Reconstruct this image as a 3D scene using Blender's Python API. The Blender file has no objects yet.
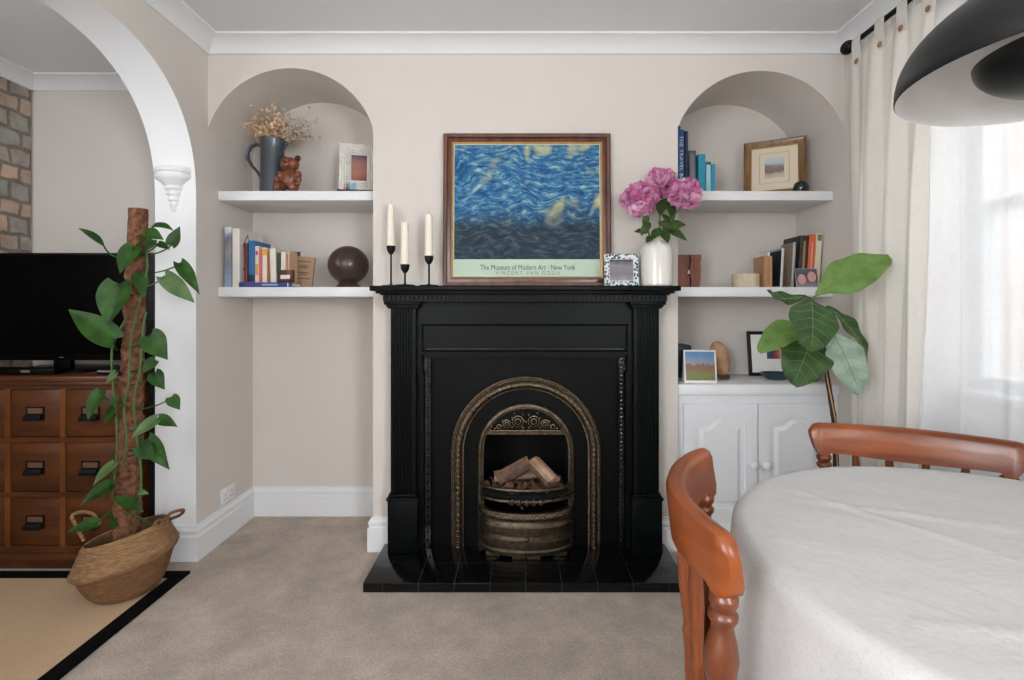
import bpy, bmesh, math, random
from mathutils import Vector, Matrix, Euler
C = bpy.context.scene.collection
SC = bpy.context.scene
PI = math.pi
R = math.radians
EYE = 1.18


def at(px, py, Y):
    """a point of the room measured off the photograph at distance Y from the camera wall"""
    return Vector(((px - 516) * Y / 500.0, Y, EYE - (py - 307) * Y / 500.0))


def lin(c):
    c /= 255.0
    return c / 12.92 if c <= .04045 else ((c + .055) / 1.055) ** 2.4


def rgb(r, g, b):
    return (lin(r), lin(g), lin(b), 1.0)


# ------------------------------------------------------------------ materials
MATS = {}


def newmat(name):
    m = bpy.data.materials.new(name)
    m.use_nodes = True
    MATS[name] = m
    nt = m.node_tree
    return m, nt, nt.nodes, nt.links, nt.nodes['Principled BSDF']


def mul(c, k):
    return (min(1, c[0] * k), min(1, c[1] * k), min(1, c[2] * k), 1)


def mat(name, col, rough=.5, metal=0.0, var=0.06, vscale=6.0, bump=0.0, bscale=40.0, stretch=(1, 1, 1), coat=0.0,
        spec=.5, col2=None, detail=4.0, sheen=0.0):
    m, nt, N, L, P = newmat(name)
    tc = N.new('ShaderNodeTexCoord')
    mp = N.new('ShaderNodeMapping')
    mp.inputs['Scale'].default_value = stretch
    L.new(tc.outputs['Object'], mp.inputs['Vector'])
    n = N.new('ShaderNodeTexNoise')
    n.inputs['Scale'].default_value = vscale
    n.inputs['Detail'].default_value = detail
    L.new(mp.outputs['Vector'], n.inputs['Vector'])
    r = N.new('ShaderNodeValToRGB')
    r.color_ramp.elements[0].position = .3
    r.color_ramp.elements[1].position = .7
    r.color_ramp.elements[0].color = mul(col, 1 - var)
    r.color_ramp.elements[1].color = col2 if col2 else mul(col, 1 + var)
    L.new(n.outputs['Fac'], r.inputs['Fac'])
    L.new(r.outputs['Color'], P.inputs['Base Color'])
    P.inputs['Roughness'].default_value = rough
    P.inputs['Metallic'].default_value = metal
    P.inputs['Specular IOR Level'].default_value = spec
    P.inputs['Coat Weight'].default_value = coat
    P.inputs['Coat Roughness'].default_value = .15
    P.inputs['Sheen Weight'].default_value = sheen
    if bump:
        n2 = N.new('ShaderNodeTexNoise')
        n2.inputs['Scale'].default_value = bscale
        n2.inputs['Detail'].default_value = 5
        L.new(mp.outputs['Vector'], n2.inputs['Vector'])
        b = N.new('ShaderNodeBump')
        b.inputs['Strength'].default_value = bump
        b.inputs['Distance'].default_value = .01
        L.new(n2.outputs['Fac'], b.inputs['Height'])
        L.new(b.outputs['Normal'], P.inputs['Normal'])
    return m


def ramp_pic(name, stops, axis='Z', scale=1.0, off=0.0, noise=8.0, amt=.15, rough=.5, stretch=(1, 1, 1), dist=0.0):
    """a flat printed picture: bands of colour along an axis broken up by noise"""
    m, nt, N, L, P = newmat(name)
    tc = N.new('ShaderNodeTexCoord')
    sx = N.new('ShaderNodeSeparateXYZ')
    L.new(tc.outputs['Object'], sx.inputs['Vector'])
    mp = N.new('ShaderNodeMapping')
    mp.inputs['Scale'].default_value = stretch
    L.new(tc.outputs['Object'], mp.inputs['Vector'])
    n = N.new('ShaderNodeTexNoise')
    n.inputs['Scale'].default_value = noise
    n.inputs['Detail'].default_value = 6
    n.inputs['Distortion'].default_value = dist
    L.new(mp.outputs['Vector'], n.inputs['Vector'])
    a = N.new('ShaderNodeMath'); a.operation = 'MULTIPLY_ADD'
    L.new(sx.outputs[axis], a.inputs[0]); a.inputs[1].default_value = scale; a.inputs[2].default_value = off
    s = N.new('ShaderNodeMath'); s.operation = 'SUBTRACT'
    L.new(n.outputs['Fac'], s.inputs[0]); s.inputs[1].default_value = .5
    f = N.new('ShaderNodeMath'); f.operation = 'MULTIPLY_ADD'
    L.new(s.outputs[0], f.inputs[0]); f.inputs[1].default_value = amt * 2
    L.new(a.outputs[0], f.inputs[2])
    r = N.new('ShaderNodeValToRGB')
    e = r.color_ramp.elements
    e[0].position, e[0].color = stops[0][0], stops[0][1]
    e[1].position, e[1].color = stops[-1][0], stops[-1][1]
    for p, c in stops[1:-1]:
        k = e.new(p); k.color = c
    L.new(f.outputs[0], r.inputs['Fac'])
    L.new(r.outputs['Color'], P.inputs['Base Color'])
    P.inputs['Roughness'].default_value = rough
    return m


def wood(name, c1, c2, rough=.35, scale=14.0, stretch=(1, 1, 12), coat=.2, bump=.05):
    m, nt, N, L, P = newmat(name)
    tc = N.new('ShaderNodeTexCoord')
    mp = N.new('ShaderNodeMapping'); mp.inputs['Scale'].default_value = [1.0 / s for s in stretch]
    L.new(tc.outputs['Object'], mp.inputs['Vector'])
    n = N.new('ShaderNodeTexNoise'); n.inputs['Scale'].default_value = scale * 2; n.inputs['Detail'].default_value = 6
    n.inputs['Distortion'].default_value = .6
    L.new(mp.outputs['Vector'], n.inputs['Vector'])
    r = N.new('ShaderNodeValToRGB')
    r.color_ramp.elements[0].position = .35; r.color_ramp.elements[1].position = .68
    r.color_ramp.elements[0].color = c1; r.color_ramp.elements[1].color = c2
    L.new(n.outputs['Fac'], r.inputs['Fac'])
    L.new(r.outputs['Color'], P.inputs['Base Color'])
    P.inputs['Roughness'].default_value = rough
    P.inputs['Coat Weight'].default_value = coat
    P.inputs['Coat Roughness'].default_value = .2
    b = N.new('ShaderNodeBump'); b.inputs['Strength'].default_value = bump; b.inputs['Distance'].default_value = .005
    L.new(n.outputs['Fac'], b.inputs['Height']); L.new(b.outputs['Normal'], P.inputs['Normal'])
    return m


def cloth_mat(name, col, transl=.3, transp=0.0, weave=900.0, bump=.15):
    m, nt, N, L, P = newmat(name)
    tc = N.new('ShaderNodeTexCoord')
    n = N.new('ShaderNodeTexNoise'); n.inputs['Scale'].default_value = 60; n.inputs['Detail'].default_value = 5
    L.new(tc.outputs['Object'], n.inputs['Vector'])
    r = N.new('ShaderNodeValToRGB')
    r.color_ramp.elements[0].color = mul(col, .94); r.color_ramp.elements[1].color = mul(col, 1.04)
    L.new(n.outputs['Fac'], r.inputs['Fac'])
    L.new(r.outputs['Color'], P.inputs['Base Color'])
    P.inputs['Roughness'].default_value = .9
    P.inputs['Specular IOR Level'].default_value = .1
    n2 = N.new('ShaderNodeTexNoise'); n2.inputs['Scale'].default_value = weave; n2.inputs['Detail'].default_value = 2
    L.new(tc.outputs['Object'], n2.inputs['Vector'])
    b = N.new('ShaderNodeBump'); b.inputs['Strength'].default_value = bump; b.inputs['Distance'].default_value = .002
    L.new(n2.outputs['Fac'], b.inputs['Height']); L.new(b.outputs['Normal'], P.inputs['Normal'])
    out = N['Material Output']
    t = N.new('ShaderNodeBsdfTranslucent'); L.new(r.outputs['Color'], t.inputs['Color'])
    mx = N.new('ShaderNodeMixShader'); mx.inputs['Fac'].default_value = transl
    L.new(P.outputs['BSDF'], mx.inputs[1]); L.new(t.outputs['BSDF'], mx.inputs[2])
    last = mx
    if transp:
        tr = N.new('ShaderNodeBsdfTransparent')
        m2 = N.new('ShaderNodeMixShader'); m2.inputs['Fac'].default_value = transp
        L.new(mx.outputs['Shader'], m2.inputs[1]); L.new(tr.outputs['BSDF'], m2.inputs[2])
        last = m2
    L.new(last.outputs['Shader'], out.inputs['Surface'])
    return m


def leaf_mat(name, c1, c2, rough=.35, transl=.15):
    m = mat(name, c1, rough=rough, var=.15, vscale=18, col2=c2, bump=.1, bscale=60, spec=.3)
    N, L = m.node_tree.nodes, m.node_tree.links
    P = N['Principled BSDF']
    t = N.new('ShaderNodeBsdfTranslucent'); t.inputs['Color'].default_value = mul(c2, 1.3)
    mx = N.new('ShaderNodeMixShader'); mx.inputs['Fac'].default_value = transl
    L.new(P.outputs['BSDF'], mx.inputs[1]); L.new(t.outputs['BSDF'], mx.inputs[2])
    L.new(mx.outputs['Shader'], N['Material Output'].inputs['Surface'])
    return m


# ------------------------------------------------------------------ mesh building
class B:
    def __init__(s):
        s.bm = bmesh.new()
        s.mi = 0

    def _setmi(s, faces):
        for f in faces:
            f.material_index = s.mi

    def box(s, x0, x1, y0, y1, z0, z1, bev=0.0, mtx=None, seg=2):
        m = Matrix.Translation(((x0 + x1) / 2, (y0 + y1) / 2, (z0 + z1) / 2)) @ Matrix.Diagonal((abs(x1 - x0), abs(y1 - y0), abs(z1 - z0), 1))
        r = bmesh.ops.create_cube(s.bm, size=1, matrix=m)
        vs = r['verts']
        fs = set(f for v in vs for f in v.link_faces)
        if bev:
            es = list(set(e for v in vs for e in v.link_edges))
            q = bmesh.ops.bevel(s.bm, geom=es, offset=bev, segments=seg, affect='EDGES', profile=.5, clamp_overlap=True)
            fs = set(q['faces'])
            vs = list(set(v for f in q['faces'] for v in f.verts))
            fs = set(f for v in vs for f in v.link_faces)
        s._setmi(fs)
        if mtx is not None:
            bmesh.ops.transform(s.bm, matrix=mtx, verts=list(set(v for f in fs for v in f.verts)))
        return s

    def prism(s, pts, axis, a0, a1, mtx=None, bev=0.0):
        def P(p, a):
            return {'X': (a, p[0], p[1]), 'Y': (p[0], a, p[1]), 'Z': (p[0], p[1], a)}[axis]
        v0 = [s.bm.verts.new(P(p, a0)) for p in pts]
        v1 = [s.bm.verts.new(P(p, a1)) for p in pts]
        n = len(pts)
        fs = [s.bm.faces.new(v0), s.bm.faces.new(v1[::-1])]
        for i in range(n):
            j = (i + 1) % n
            fs.append(s.bm.faces.new((v0[j], v0[i], v1[i], v1[j])))
        s._setmi(fs)
        if bev:
            es = list(fs[0].edges) if abs(bev) else []
            q = bmesh.ops.bevel(s.bm, geom=es, offset=bev, segments=2, affect='EDGES', profile=.5)
        if mtx is not None:
            bmesh.ops.transform(s.bm, matrix=mtx, verts=v0 + v1)
        return s

    def lathe(s, prof, c=(0, 0, 0), seg=32, mtx=None, a0=0.0, a1=2 * PI, sy=1.0, closed=False):
        full = abs(a1 - a0 - 2 * PI) < 1e-6
        n = seg if full else seg + 1
        rings = []
        allv = []
        for (r, z) in prof:
            if r < 1e-6 and full:
                v = s.bm.verts.new((c[0], c[1], c[2] + z)); rings.append([v]); allv.append(v)
            else:
                ring = []
                for i in range(n):
                    a = a0 + (a1 - a0) * i / seg
                    v = s.bm.verts.new((c[0] + r * math.cos(a), c[1] + sy * r * math.sin(a), c[2] + z))
                    ring.append(v)
                rings.append(ring); allv += ring
        fs = []
        m = len(rings)
        for k in range(m if closed else m - 1):
            A, D = rings[k], rings[(k + 1) % m]
            for i in range(seg):
                j = (i + 1) % n if full else i + 1
                if len(A) == 1 and len(D) == 1:
                    continue
                if len(A) == 1:
                    fs.append(s.bm.faces.new((A[0], D[i], D[j])))
                elif len(D) == 1:
                    fs.append(s.bm.faces.new((A[i], D[0], A[j])))
                else:
                    fs.append(s.bm.faces.new((A[i], D[i], D[j], A[j])))
        s._setmi(fs)
        if mtx is not None:
            bmesh.ops.transform(s.bm, matrix=mtx, verts=allv)
        return s

    def tube(s, pts, rad, seg=8, sc=None, closed=False):
        pts = [Vector(p) for p in pts]
        n = len(pts)
        rr = rad if isinstance(rad, (list, tuple)) else [rad] * n
        rings = []
        up = None
        for i in range(n):
            if closed:
                d = pts[(i + 1) % n] - pts[i - 1]
            else:
                d = pts[min(i + 1, n - 1)] - pts[max(i - 1, 0)]
            d.normalize()
            if up is None:
                up = Vector((0, 0, 1)) if abs(d.z) < .9 else Vector((0, 1, 0))
            side = d.cross(up)
            if side.length < 1e-5:
                side = d.cross(Vector((1, 0, 0)))
            side.normalize()
            u2 = side.cross(d).normalized()
            up = u2
            a, b = (sc if sc else (1, 1))
            rings.append([s.bm.verts.new(pts[i] + side * math.cos(2 * PI * k / seg) * rr[i] * a + u2 * math.sin(2 * PI * k / seg) * rr[i] * b) for k in range(seg)])
        fs = []
        for i in range(n if closed else n - 1):
            A, D = rings[i], rings[(i + 1) % n]
            for k in range(seg):
                j = (k + 1) % seg
                fs.append(s.bm.faces.new((A[k], A[j], D[j], D[k])))
        if not closed:
            fs.append(s.bm.faces.new(rings[0][::-1])); fs.append(s.bm.faces.new(rings[-1]))
        s._setmi(fs)
        return s

    def sweep(s, path, prof, closed=False):
        """path: list of (pos, out_dir, up_dir); prof: closed list of (o,u) offsets"""
        rings = []
        for p, o, u in path:
            rings.append([s.bm.verts.new(Vector(p) + Vector(o) * a + Vector(u) * b) for a, b in prof])
        n, k = len(rings), len(prof)
        fs = []
        for i in range(n if closed else n - 1):
            A, D = rings[i], rings[(i + 1) % n]
            for j in range(k):
                q = (j + 1) % k
                fs.append(s.bm.faces.new((A[j], A[q], D[q], D[j])))
        if not closed:
            fs.append(s.bm.faces.new(rings[0][::-1])); fs.append(s.bm.faces.new(rings[-1]))
        s._setmi(fs)
        return s

    def ball(s, c, r, sc=(1, 1, 1), sub=2, mtx=None):
        m = Matrix.Translation(c) @ (mtx if mtx is not None else Matrix.Identity(4)) @ Matrix.Diagonal((r * sc[0], r * sc[1], r * sc[2], 1))
        q = bmesh.ops.create_icosphere(s.bm, subdivisions=sub, radius=1, matrix=m)
        s._setmi(set(f for v in q['verts'] for f in v.link_faces))
        return s

    def grid(s, fn, nu, nv, closed_u=False):
        V = [[s.bm.verts.new(fn(i / nu, j / nv)) for j in range(nv + 1)] for i in range(nu if closed_u else nu + 1)]
        fs = []
        for i in range(nu):
            a, b = V[i], V[(i + 1) % len(V)] if closed_u else V[i + 1]
            for j in range(nv):
                fs.append(s.bm.faces.new((a[j], b[j], b[j + 1], a[j + 1])))
        s._setmi(fs)
        return s


ROOTM = {}


def obj(name, b, mats, parent=None, local=False, angle=35, origin=None, flip=True):
    """link ONE mesh object. Geometry is given in room space unless local; it is stored relative to its thing's base."""
    bm = b.bm
    if flip:
        bmesh.ops.recalc_face_normals(bm, faces=bm.faces[:])
    if parent is not None:
        M = ROOTM[parent]
        if not local:
            bm.transform(M.inverted())
    else:
        if local:
            M = origin if isinstance(origin, Matrix) else Matrix.Translation(origin)
        else:
            if origin is None:
                xs = [v.co.x for v in bm.verts]; ys = [v.co.y for v in bm.verts]; zs = [v.co.z for v in bm.verts]
                origin = Vector(((min(xs) + max(xs)) / 2, (min(ys) + max(ys)) / 2, min(zs)))
            M = origin if isinstance(origin, Matrix) else Matrix.Translation(origin)
            bm.transform(M.inverted())
    me = bpy.data.meshes.new(name)
    bm.to_mesh(me); bm.free()
    for m in (mats if isinstance(mats, (list, tuple)) else [mats]):
        me.materials.append(m)
    if angle:
        me.polygons.foreach_set('use_smooth', [True] * len(me.polygons))
        me.set_sharp_from_angle(angle=R(angle))
    o = bpy.data.objects.new(name, me)
    C.objects.link(o)
    if parent is not None:
        o.parent = parent
    else:
        o.matrix_world = M
    ROOTM[o] = M
    return o


def tag(o, label, cat, group=None, kind=None):
    o['label'] = label; o['category'] = cat
    if group: o['group'] = group
    if kind: o['kind'] = kind
    return o


def thing(name, label, cat, loc=(0, 0, 0), rot=(0, 0, 0), group=None, M=None):
    o = bpy.data.objects.new(name, None); C.objects.link(o)
    o.empty_display_size = .05
    if M is None:
        M = Matrix.LocRotScale(Vector(loc), Euler(rot), None)
    o.matrix_world = M
    ROOTM[o] = M
    return tag(o, label, cat, group)


def struct(name, b, m, angle=35, flip=True):
    o = obj(name, b, m, angle=angle, flip=flip)
    o['kind'] = 'structure'
    return o


def copy_tree(o, parent=None):
    c = o.copy(); C.objects.link(c)
    if parent is not None: c.parent = parent
    for ch in list(o.children): copy_tree(ch, c)
    return c


def text_bm(body, size, spacing=1.0, depth=.0004, bold=.0):
    cu = bpy.data.curves.new('lettering', 'FONT')
    cu.body = body; cu.size = size; cu.align_x = 'CENTER'; cu.align_y = 'CENTER'; cu.extrude = depth; cu.offset = size * bold; cu.space_character = spacing
    t = bpy.data.objects.new('lettering', cu); C.objects.link(t)
    dg = bpy.context.evaluated_depsgraph_get()
    me = bpy.data.meshes.new_from_object(t.evaluated_get(dg))
    b = B(); b.bm.from_mesh(me)
    bpy.data.objects.remove(t); bpy.data.curves.remove(cu); bpy.data.meshes.remove(me)
    return b


def bez(p0, p1, p2, n=8):
    p0, p1, p2 = Vector(p0), Vector(p1), Vector(p2)
    return [p0 * (1 - t) ** 2 + p1 * 2 * t * (1 - t) + p2 * t * t for t in [i / n for i in range(n + 1)]]


def leaf(b, base, tip, width, normal, sag=.1, fold=.15, shape='heart', nl=10, nw=6, wave=0.0, seed=0):
    """a leaf blade from base to tip; normal is the way its upper face looks"""
    base, tip = Vector(base), Vector(tip)
    ax = tip - base; Ln = ax.length; d = ax.normalized()
    n = Vector(normal); n = (n - d * n.dot(d)).normalized()
    sd = d.cross(n)

    def prof(t):
        if shape == 'heart':
            return (math.sin(PI * min(1, (t * .93 + .07)) ** .62)) * (1 - .12 * t)
        if shape == 'fiddle':
            return (math.sin(PI * min(1, (t * .95 + .03)) ** 1.25)) ** .75 * (.85 + .15 * math.cos((t - .3) * 7))
        return math.sin(PI * (t * .97 + .02) ** .85)

    def f(u, v):
        t = u; s = v * 2 - 1
        w = prof(t) * width / 2
        back = 0.0
        if shape == 'heart':
            back = -.12 * Ln * abs(s) ** 1.5 * max(0, 1 - t * 3)
        p = base + d * (t * Ln + back) + sd * (s * w)
        p = p + n * (sag * Ln * (4 * t * (1 - t)) - fold * width * .5 * (1 - abs(s)) * prof(t) - wave * math.sin(t * 17 + seed + s * 2) * abs(s) ** 2 * width)
        return p
    b.grid(f, nl, nw)
    return b
random.seed(7)
# ------------------------------------------------------------------ palette
M_wall = mat('wall_paint', rgb(214, 207, 201), rough=.85, var=.015, vscale=3, bump=.04, bscale=120, spec=.2)
M_white = mat('white_paint', rgb(231, 232, 234), rough=.45, var=.01, vscale=3, spec=.35)
M_ceil = mat('ceiling_paint', rgb(228, 230, 231), rough=.9, var=.01, vscale=2, spec=.1)
M_cup = mat('cupboard_paint', rgb(238, 240, 244), rough=.4, var=.01, vscale=4, spec=.4)
M_black = mat('black_paint', rgb(10, 14, 14), rough=.36, var=.1, vscale=20, spec=.12)
M_iron = mat('cast_iron', rgb(7, 9, 9), rough=.5, spec=.12, var=.15, vscale=60, bump=.1, bscale=200)
M_soot = mat('sooty_iron', rgb(9, 9, 9), rough=.9, var=.3, vscale=20)
M_brass = mat('aged_bronze', rgb(116, 102, 86), rough=.26, metal=.9, var=.35, vscale=70, bump=.5, bscale=150)
M_brass_dark = mat('dark_bronze', rgb(92, 81, 68), rough=.36, metal=.9, var=.4, vscale=45, bump=.25, bscale=120)
M_pine = wood('orange_pine', rgb(104, 46, 13), rgb(152, 76, 29), rough=.36, scale=9, stretch=(6, 6, 1), coat=.2)
M_pine_v = wood('orange_pine_turned', rgb(88, 40, 14), rgb(128, 64, 26), rough=.34, scale=9, stretch=(1, 1, 8), coat=.35)
M_chest = wood('brown_oak', rgb(64, 32, 10), rgb(98, 52, 20), rough=.42, scale=10, stretch=(8, 1, 1), coat=.15)
M_chest_l = wood('light_oak_rail', rgb(96, 52, 20), rgb(128, 74, 34), rough=.42, scale=10, stretch=(1, 1, 8), coat=.15)
M_mahog = wood('mahogany', rgb(66, 34, 20), rgb(104, 56, 34), rough=.3, scale=16, stretch=(1, 1, 6), coat=.3)
M_gold = mat('gilt', rgb(170, 128, 70), rough=.4, metal=.6, var=.15, vscale=30)
M_tan = mat('rug_jute', rgb(196, 164, 130), rough=.95, var=.07, vscale=160, bump=.5, bscale=260, sheen=.1)
M_rugb = mat('rug_black', rgb(10, 9, 9), rough=.95, spec=.1, var=.2, vscale=200, bump=.4, bscale=300)
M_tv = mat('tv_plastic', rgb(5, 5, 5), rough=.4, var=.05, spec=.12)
M_screen = mat('tv_screen', rgb(2, 2, 3), rough=.2, var=.02, spec=.12)
M_matblack = mat('matt_black_metal', rgb(14, 14, 15), rough=.5, spec=.25, metal=0.0, var=.08, vscale=30)
M_candle = mat('cream_wax', rgb(236, 228, 214), rough=.5, var=.02, vscale=30, spec=.4)
M_ceramic = mat('white_ceramic', rgb(226, 222, 216), rough=.18, var=.015, vscale=10, coat=.4)
M_paper = mat('paper_pages', rgb(226, 216, 196), rough=.9, var=.06, vscale=200, stretch=(1, 1, .02))
M_card = mat('white_card', rgb(236, 234, 230), rough=.8, var=.01)
M_stem = mat('green_stem', rgb(74, 98, 46), rough=.5, var=.2, vscale=30)
M_soil = mat('dark_soil', rgb(40, 30, 22), rough=1, var=.4, vscale=90, bump=1, bscale=90)

# carpet
M_carpet = mat('carpet', rgb(214, 197, 183), rough=1.0, var=.17, vscale=9, bump=.8, bscale=420, detail=9, sheen=.2, spec=.05)
n_ = M_carpet.node_tree
_P = n_.nodes['Principled BSDF']
_n3 = n_.nodes.new('ShaderNodeTexNoise'); _n3.inputs['Scale'].default_value = 170; _n3.inputs['Detail'].default_value = 3
_tc = [x for x in n_.nodes if x.type == 'TEX_COORD'][0]
n_.links.new(_tc.outputs['Object'], _n3.inputs['Vector'])
_mx = n_.nodes.new('ShaderNodeMix'); _mx.data_type = 'RGBA'; _mx.blend_type = 'MULTIPLY'; _mx.inputs[0].default_value = .85
_rr = n_.nodes.new('ShaderNodeValToRGB'); _rr.color_ramp.elements[0].position = .3; _rr.color_ramp.elements[1].position = .65
_rr.color_ramp.elements[0].color = (.62, .60, .57, 1); _rr.color_ramp.elements[1].color = (1, 1, 1, 1)
n_.links.new(_n3.outputs['Fac'], _rr.inputs['Fac'])
_src = _P.inputs['Base Color'].links[0].from_socket
n_.links.new(_src, _mx.inputs[6]); n_.links.new(_rr.outputs['Color'], _mx.inputs[7])
n_.links.new(_mx.outputs[2], _P.inputs['Base Color'])


def brick_mat(name, c1, c2, mortar, scale, bw, bh, msize, axis_u, bump=.6, dist=.12, squash=1.0, rough=.9):
    m, nt, N, L, P = newmat(name)
    tc = N.new('ShaderNodeTexCoord')
    sx = N.new('ShaderNodeSeparateXYZ'); L.new(tc.outputs['Object'], sx.inputs['Vector'])
    cb = N.new('ShaderNodeCombineXYZ')
    L.new(sx.outputs[axis_u], cb.inputs['X']); L.new(sx.outputs['Z'], cb.inputs['Y'])
    n = N.new('ShaderNodeTexNoise'); n.inputs['Scale'].default_value = 5; n.inputs['Detail'].default_value = 4
    L.new(tc.outputs['Object'], n.inputs['Vector'])
    va = N.new('ShaderNodeVectorMath'); va.operation = 'MULTIPLY_ADD'
    L.new(n.outputs['Color'], va.inputs[0]); va.inputs[1].default_value = (dist, dist, 0); L.new(cb.outputs[0], va.inputs[2])
    br = N.new('ShaderNodeTexBrick')
    br.inputs['Color1'].default_value = c1; br.inputs['Color2'].default_value = c2; br.inputs['Mortar'].default_value = mortar
    br.inputs['Scale'].default_value = scale; br.inputs['Brick Width'].default_value = bw; br.inputs['Row Height'].default_value = bh
    br.inputs['Mortar Size'].default_value = msize; br.inputs['Mortar Smooth'].default_value = .4
    br.squash = squash
    L.new(va.outputs[0], br.inputs['Vector'])
    n2 = N.new('ShaderNodeTexNoise'); n2.inputs['Scale'].default_value = 14; n2.inputs['Detail'].default_value = 8
    L.new(tc.outputs['Object'], n2.inputs['Vector'])
    mx = N.new('ShaderNodeMix'); mx.data_type = 'RGBA'; mx.blend_type = 'OVERLAY'; mx.inputs[0].default_value = .6
    L.new(br.outputs['Color'], mx.inputs[6]); L.new(n2.outputs['Fac'], mx.inputs[7])
    L.new(mx.outputs[2], P.inputs['Base Color'])
    P.inputs['Roughness'].default_value = rough
    ad = N.new('ShaderNodeMath'); ad.operation = 'SUBTRACT'
    L.new(n2.outputs['Fac'], ad.inputs[0]); L.new(br.outputs['Fac'], ad.inputs[1])
    b = N.new('ShaderNodeBump'); b.inputs['Strength'].default_value = bump; b.inputs['Distance'].default_value = .03
    L.new(ad.outputs[0], b.inputs['Height']); L.new(b.outputs['Normal'], P.inputs['Normal'])
    return m


M_stone = brick_mat('rough_stone', rgb(196, 164, 142), rgb(150, 150, 148), rgb(126, 120, 112), 1.0, .115, .095, .011, 'Y', dist=.07)
M_brick = brick_mat('pale_brick', rgb(214, 188, 174), rgb(224, 206, 196), rgb(224, 220, 216), 1.0, .225, .075, .006, 'Y', dist=.0, bump=.2)
M_bead = mat('black_gloss_bead', rgb(12, 15, 15), rough=.18, var=.05, spec=.6)
M_tile = brick_mat('black_glazed_tile', rgb(10, 11, 12), rgb(12, 13, 13), rgb(46, 50, 50), 1.0, .148, .170, .0022, 'X', dist=0, bump=.05, rough=.12)
# hearth tiles lie flat: use X and Y
_nt = M_tile.node_tree
for l in list(_nt.links):
    if l.to_node.type == 'COMBXYZ' and l.to_socket.name == 'Y':
        f = l.from_node; _nt.links.remove(l)
        _nt.links.new(f.outputs['Y'], [x for x in _nt.nodes if x.type == 'COMBXYZ'][0].inputs['Y'])
[x for x in _nt.nodes if x.type == 'TEX_BRICK'][0].offset = 0.0
_nt.nodes['Principled BSDF'].inputs['Specular IOR Level'].default_value = .35
for x in _nt.nodes:
    if x.type == 'MIX': x.inputs[0].default_value = 0.0

# ------------------------------------------------------------------ room constants
XL, XL2, XR, XR2 = -1.495, -1.687, 1.592, 1.90
YF, YB, YREAR = 2.428, 2.839, -2.2
ZC = 2.47
XFAR = -2.742


def arc_pts(x0, z0, x1, z1, rise, n=28):
    """segmental arch between two springing points (rise above the mean springing)"""
    cx = (x0 + x1) / 2; h = abs(x1 - x0) / 2; zm = (z0 + z1) / 2
    Rr = (h * h + rise * rise) / (2 * rise)
    cz = zm + rise - Rr
    a = math.asin(h / Rr)
    return [(cx + math.copysign(1, x1 - x0) * Rr * math.sin(-a + 2 * a * i / n), cz + Rr * math.cos(-a + 2 * a * i / n)) for i in range(n + 1)]


# floor, ceiling
struct('floor', B().box(XFAR - .2, XR2 + .1, YREAR - .2, YB + .2, -.06, 0), M_carpet)
struct('ceiling', B().box(XFAR - .2, XR2 + .1, YREAR - .2, YB + .2, ZC, ZC + .1), M_ceil)

# front wall: chimney breast, two arched alcoves, fire opening
FX0, FX1, FZ = -.19, .285, .70
poly = [(XL, ZC)] + arc_pts(XL, 2.055, -.694, 2.045, .29) + [(-.694, 0), (FX0, 0), (FX0, FZ), (FX1, FZ), (FX1, 0), (.786, 0)] + \
    arc_pts(.786, 2.055, XR, 2.05, .275) + [(XR, ZC)]
b = B().prism(poly, 'Y', YF, YB)
b.box(XFAR - .2, XR2 + .1, YB, YB + .15, 0, ZC)
struct('wall_front', b, M_wall, angle=25)

# left wall with the big arched opening (arch faces are painted white)
cy, Rr, zs = 1.731, .606, 1.66


def sgnpow(v, p):
    return math.copysign(abs(v) ** p, v)


arch = [(cy - Rr * sgnpow(math.cos(PI * i / 56), .833), zs + .607 * abs(math.sin(PI * i / 56)) ** .833) for i in range(57)]
poly = [(YREAR, 0), (YREAR, ZC), (YB, ZC), (YB, 0), (cy + Rr, 0)] + arch[::-1] + [(cy - Rr, 0)]
b = B().prism(poly, 'X', XL2, XL)
for f in b.bm.faces:
    f.normal_update()
    c = f.calc_center_median()
    if abs(f.normal.x) < .5 and cy - Rr - .02 < c.y < cy + Rr + .02 and c.z < 2.4:
        f.material_index = 1
struct('wall_left', b, [M_wall, M_white], angle=25)

# far room
struct('wall_stone', B().box(XFAR - .2, XFAR, YREAR - .2, YB - .012, 0, ZC), M_stone)
# right wall with window
WY0, WY1, WZ0, WZ1 = .85, 2.06, .85, 2.28
b = B()
b.box(XR, XR2 + .1, WY1, YB, 0, ZC).box(XR, XR2 + .1, YREAR, WY0, 0, ZC)
b.box(XR2 - .06, XR2 + .1, WY0, WY1, 0, WZ0 - .03).box(XR, XR2 + .1, WY0, WY1, WZ1, ZC)
struct('wall_right', b, M_wall)
# rear wall with an assumed window, unseen behind the camera, added for light
RX0, RX1, RZ0, RZ1 = -1.3, -.7, .95, 2.1
b = B()
b.box(XL2 - 1.2, RX0, YREAR - .2, YREAR, 0, ZC).box(RX1, XR2 + .1, YREAR - .2, YREAR, 0, ZC)
b.box(RX0, RX1, YREAR - .2, YREAR, 0, RZ0).box(RX0, RX1, YREAR - .2, YREAR, RZ1, ZC)
struct('wall_rear', b, M_wall)

# ceiling coving
cv = [(0, 0), (0, -.064), (.010, -.064), (.014, -.057), (.030, -.038), (.052, -.022), (.078, -.011), (.090, -.009), (.090, 0)]


def coving(name, p0, p1, out):
    b = B()
    out = Vector(out)
    b.sweep([(p0, out, (0, 0, 1)), (p1, out, (0, 0, 1))], cv)
    struct(name, b, M_white, angle=30)


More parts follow.
